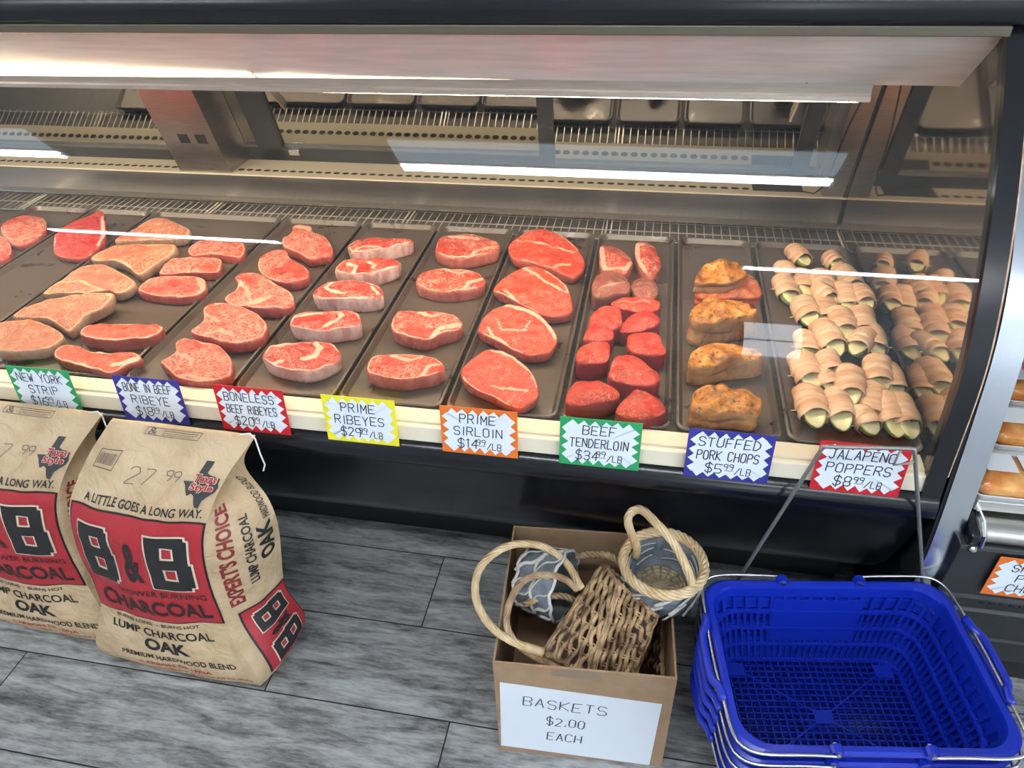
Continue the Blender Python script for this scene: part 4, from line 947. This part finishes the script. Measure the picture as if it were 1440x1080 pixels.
mb = MB(); pth = [onz(x, y, z) for x, y, z in ((806, 782, .325), (830, 780, .34), (855, 781, .345), (872, 792, .34), (880, 806, .325))]; twist(mb, arch(pth, 40), .0042, .0042, 3, 4); mb.build('handle', MIDC, gb, smooth=True)
mb = MB(); pth = [onz(x, y, z) for x, y, z in ((737, 850, .322), (760, 841, .33), (790, 838, .328), (812, 846, .315))]; twist(mb, arch(pth, 30), .0038, .0036, 3, 3); mb.build('handle', MIDC, gb, smooth=True)
# round basket standing on the box edge
rbk = thing('chip_basket', (.09, .95, .34), 'round grey basket with a blond cane rim standing on the right box edge', 'basket', 'baskets in the cardboard box')
RC = onz(933, 792, .425); rc = lambda a, r, z: V((RC.x+r*math.cos(a), RC.y+r*math.sin(a), RC.z+z))
mb = MB(); mb.lathe([(0, -.088), (.058, -.088), (.064, -.082), (.075, -.04), (.079, 0), (.072, 0), (.068, -.04), (.057, -.076), (0, -.078)], RC, 36); mb.build('bowl', GREY, rbk, smooth=True)
mb = MB()
for zz, r in ((-.02, .0785), (-.045, .0755), (-.068, .070)):
    for k in range(11):
        a0 = 2*math.pi*k/11+zz*30; mb.tube([rc(a0+t*.30, r+.002, zz+(t-.5)*.022) for t in (0, .25, .5, .75, 1, 1.25)], .0045, 6, flat=.4)
for zz, r in ((-.018, .0675), (-.035, .066), (-.052, .062)):
    for k in range(7):
        a0 = 2*math.pi*k/7+zz*50; mb.tube([rc(a0+t*.5, r-.001, zz+(t-.5)*.012*math.sin(k)) for t in (0, .3, .6, .9, 1.2)], .0016, 5)
mb.build('pale_weave', PALE, rbk, smooth=True)
mb = MB(); mb.lathe([(0, -.0735), (.052, -.0735), (.055, -.077)], RC, 28)
for r in (.012, .022, .032, .042, .050): mb.tube([rc(2*math.pi*j/30, r, -.073+.0012*math.sin(j*math.pi)) for j in range(30)], .0034, 5, True)
for k in range(8): a = math.pi*k/8; mb.tube([rc(a, -.052, -.0705), rc(a, 0, -.069), rc(a, .052, -.0705)], .0022, 5)
mb.build('woven_base', noisy('straw', (.30, .23, .14), (.46, .38, .25), 50, .6), rbk, smooth=True)
mb = MB(); loop = [rc(2*math.pi*j/72, .0765, .001) for j in range(73)]; twist(mb, loop, .0064, .0040, 6, 5); twist(mb, [p+V((0, 0, .007)) for p in loop], .004, .0036, 3, 12); mb.build('rim', TAN, rbk, smooth=True)
mb = MB(); P1, P2 = onz(895, 768, .43), onz(974, 822, .43)
pth = [P1-V((0, 0, .03)), P1, onz(884, 738, .475), onz(886, 722, .50), onz(902, 717, .515), onz(925, 738, .515), onz(950, 768, .49), P2+V((-.004, 0, .012)), P2-V((0, 0, .03))]
twist(mb, arch(pth, 70), .0050, .0038, 6, 2.5); mb.build('handle', TAN, rbk, smooth=True)

# ------------------------------------------------------------------ blue shopping baskets on their stand
BLUE = mat('blue_plastic', (.005, .022, .37), .30, 0, .5); WIREM = mat('chrome_wire', (.70, .70, .68), .25, 1)
def bloop(z, g=0, n=8):
    f = z/.20; return rrect(-(.182+.040*f)-g, .182+.040*f+g, -(.126+.034*f)-g, .126+.034*f+g, .040+.012*f, n)
def bpt(z, a, b, t, g=0):     # point on straight side between loop corners, side index by a
    return None
def make_basket():
    t = thing('shopping_basket', (0, 0, 0), '', 'shopping basket')
    mb = MB()
    def band(z0, z1, w=.0035, g=0): mb.rings([[(*p, z0) for p in bloop(z0, g)], [(*p, z1) for p in bloop(z1, g)], [(*p, z1) for p in bloop(z1, g-w)], [(*p, z0) for p in bloop(z0, g-w)]], True, loop=True)
    band(.176, .200, .004, .002); mb.rings([[(*p, z) for p in bloop(.2, g)] for g, z in ((.0, .196), (.012, .196), (.013, .203), (.008, .206), (-.002, .204), (-.004, .198))], True, loop=True)
    for z in (.138, .094, .050): band(z-.003, z+.003, .007, .0015)
    band(0, .010, .006, .001)
    def ribs(z0, z1, step, w):
        L0, L1 = [V((*p, 0)) for p in bloop(z0)], [V((*p, 0)) for p in bloop(z1)]; per = sum((a-b).length for a, b in zip(L0, L0[1:]+L0[:1])); n = int(per/step)
        A, B = resample(L0, n, True), resample(L1, n, True)
        for k, (a, b) in enumerate(zip(A, B)):
            tg = (A[(k+1) % n]-A[k-1]).normalized(); nn = V((tg.y, -tg.x, 0)); h = tg*w/2
            mb.hull8([a-h-nn*.003+V((0, 0, z0)), a+h-nn*.003+V((0, 0, z0)), a+h+V((0, 0, z0)), a-h+V((0, 0, z0)), b-h-nn*.003+V((0, 0, z1)), b+h-nn*.003+V((0, 0, z1)), b+h+V((0, 0, z1)), b-h+V((0, 0, z1))])
    ribs(.141, .176, .024, .007); ribs(.097, .135, .0125, .0055); ribs(.053, .091, .0125, .0055); ribs(.010, .047, .0125, .006)
    for sgn in (1, -1):
        y0, y1 = .126+.034*.062/.2, .126+.034*.168/.2; mb.hull8([(-.085, sgn*(y0-.004), .062), (.085, sgn*(y0-.004), .062), (.085, sgn*y0, .062), (-.085, sgn*y0, .062), (-.088, sgn*(y1-.004), .168), (.088, sgn*(y1-.004), .168), (.088, sgn*y1, .168), (-.088, sgn*y1, .168)])
    nx, ny = 24, 19
    for k in range(nx+1): x = -.178+.356*k/nx; mb.box((x-.0012, -.123, .001), (x+.0012, .123, .005))
    for k in range(ny+1): y = -.122+.244*k/ny; mb.box((-.179, y-.0012, .001), (.179, y+.0012, .005))
    for (xa, ya), (xb, yb) in (((-.178, -.122), (.178, .122)), ((-.178, .122), (.178, -.122))): mb.tube([(xa, ya, .004), (xb, yb, .004)], .002, 4)
    for x, y in ((-.15, .10), (.15, .10), (-.15, -.10), (.15, -.10), (0, 0)): mb.box((x-.018, y-.014, .001), (x+.018, y+.014, .006))
    for x in (-.075, .075):
        for sy in (1, -1): mb.lathe([(0, -.007), (.011, -.007), (.011, .007), (0, .007)], n=12, M=Matrix.Translation((x, sy*.168, .207)) @ Matrix.Rotation(math.radians(90), 4, 'X'))
    mb.build('body', BLUE, t)
    for sx in (-1, 1):
        mb = MB(); P = [(.075, .178, .209), (.12, .178, .212), (.19, .178, .212), (.222, .168, .212), (.236, .14, .211), (.240, .07, .210), (.242, 0, .209), (.240, -.07, .210), (.236, -.14, .211), (.222, -.168, .212), (.19, -.178, .212), (.12, -.178, .212), (.075, -.178, .209)]
        mb.tube(arch([(sx*x, y, z) for x, y, z in P], 60), .0028, 7); h = mb.build('handle', WIREM, t, smooth=True)
        mb = MB(); mb.tube(arch([(sx*x, y, z) for x, y, z in ((.239, .085, .210), (.243, .06, .210), (.252, .045, .208), (.254, 0, .207), (.252, -.045, .208), (.243, -.06, .210), (.239, -.085, .210))], 26), .0078, 8); mb.build('grip', BLUE, h, smooth=True)
        for sy in (1, -1):
            mb = MB(); mb.lathe([(0, -.012), (.0045, -.011), (.0045, .011), (0, .012)], n=10, M=Matrix.Translation((sx*.075, sy*.168, .209)) @ Matrix.Rotation(math.radians(90), 4, 'X')); mb.build('rivet', WIREM, h)
    return t
sb = make_basket(); BC = V((.4028, .8104, 0)); ROT = math.radians(8.5)
for k, lb in enumerate(('topmost blue plastic shopping basket of the stack, empty and open', 'second blue shopping basket from the top of the stack', 'third blue shopping basket from the top of the stack', 'fourth blue shopping basket from the top of the stack', 'lowest blue shopping basket of the stack, on the stand')):
    o = sb if k == 0 else copy_tree(sb); o.location = BC+V((0, 0, .2006-.034*k)); o.rotation_euler.z = ROT; o.scale = (.9625,)*3; o['label'] = lb; o['group'] = 'nested blue shopping baskets'
st = thing('basket_stand', BC, 'dark wire sign frame of the basket stand rising behind the blue baskets', 'stand')
MS = Matrix.Translation(BC) @ Matrix.Rotation(ROT, 4, 'Z'); DKW = mat('dark_wire', (.26, .26, .25), .4, .6)
lb0, rb0 = V((.236, 1.02, .30)), V((.575, 1.062, .30)); tl, tr = ony(1158, 628, .985), ony(1286, 631, .990); ll, lr = ony(1038, 815, .985), ony(1299, 832, 1.018)
mb = MB(); fl, fr = V((ll.x-.004, .99, .012)), V((lr.x+.004, 1.03, .012))
mb.tube([fl, ll, tl.lerp(ll, .03), tl, tl.lerp(tr, .06), tr.lerp(tl, .06), tr, tr.lerp(lr, .03), lr, fr], .0036, 7); mb.build('sign_frame', DKW, st, smooth=True)
mb = MB(); i1, i2 = tl.lerp(tr, .86), tr.lerp(lr, .07); mb.tube([i1, i1.lerp(ll, .02)+V((.002, 0, -.03)), i2+V((-.008, -.002, -.006)), i2], .0022, 6); mb.build('sign_clip', DKW, st, smooth=True)
mb = MB(); q = [MS @ V(p) for p in ((-.17, -.12, .012), (.17, -.12, .012))]; mb.tube([fl, q[0], q[1], fr], .006, 7); mb.tube([fl, fr], .006, 7)
for p in (q[0], q[1], fl, fr): mb.tube([p+V((0, 0, -.012)), p], .009, 8)
for f in (.25, .5, .75): mb.tube([fl.lerp(fr, f)+V((0, 0, .012)), q[0].lerp(q[1], f)+V((0, 0, .012))], .006, 6)
mb.tube([fl.lerp(q[0], .15)+V((0, 0, .023)), fr.lerp(q[1], .15)+V((0, 0, .023))], .006, 6); mb.tube([fl.lerp(q[0], .9)+V((0, 0, .023)), fr.lerp(q[1], .9)+V((0, 0, .023))], .006, 6)
mb.build('base_frame', DKW, st, smooth=True)

# ------------------------------------------------------------------ packs in the right hand case
FOODO = noisy('orange_food', (.60, .17, .02), (.80, .42, .12), 26, .35, bump=.6, bdist=.004, rnd=True); FILM = glass_mat('cling_film', (1, 1, 1), 1.2, .12); LABELW = mat('label_white', (.78, .78, .78), .5); REDL = mat('label_red', (.55, .03, .03), .5)
PK = [(1428, 674, 0, 'orange pack at the very front of the right hand case, beside its steel strip'), (1446, 606, 0, 'orange pack in the second row of the right hand case'),
      (1462, 546, 0, 'orange pack in the third row of the right hand case'), (1482, 492, 0, 'orange pack in the rearmost row, half hidden by the steel strip')]
for x, y, lf, lb in PK:
    c = onz(x, y, .60); t = thing('food_pack', c-V((0, 0, .023)), lb, 'food pack', 'orange packs in the right hand case'); z0 = c.z-.023; w, d = .078, .047
    mb = MB(); mb.rings([[(c.x+px, c.y+py, z0+z) for px, py in rrect(-w+g, w-g, -d+g, d-g, .012, 3)] for g, z in ((.010, .001), (0, .018), (.002, .019), (.012, .004))], True, True, True); mb.build('foam_tray', LABELW, t)
    mb = MB(); R = []
    for g, z in ((.012, .006), (.004, .018), (.002, .030), (.006, .040), (.03, .046)): R.append([(c.x+px, c.y+py, z0+z+.004*noise.noise(V((px*40+x, py*40, z*30)))) for px, py in rrect(-w+g, w-g, -d+g, d-g, .02, 6)])
    mb.rings(R, True, True, True); mb.build('food', FOODO, t, smooth=True)
    mb = MB(); mb.rings([[(c.x+px, c.y+py, z0+z) for px, py in rrect(-w+g, w-g, -d+g, d-g, .014, 5)] for g, z in ((0, .0185), (-.001, .02), (.004, .036), (.012, .0475), (.04, .049))], True, False, True); mb.build('film', FILM, t, smooth=True)
    if x != 1440:
        mb = MB(); mb.box((c.x-.058, c.y-.012, z0+.0492), (c.x-.006, c.y+.036, z0+.0497)); mb.box((c.x+.004, c.y-.012, z0+.0492), (c.x+.056, c.y+.036, z0+.0497)); mb.build('label', LABELW, t)
c = ony(1437, 520, 1.30)
nt = price_tag(0, 'red', [('NO', -.3)], 'red bordered card at the photo edge above the orange packs', loc=V((c.x, 1.30, c.z)), lean=10, size=(.15, .09))
mb = MB(); mb.tube([V((c.x+.075, 1.3035, c.z+.04)), V((c.x+.075, 1.303, c.z)), V((c.x+.075, 1.303, .578))], .0025, 6); mb.lathe([(0, .006), (.022, .004), (.024, 0)], (c.x+.075, 1.303, .5752), 14); mb.build('tag_stand', mat('dark_wire'), nt)
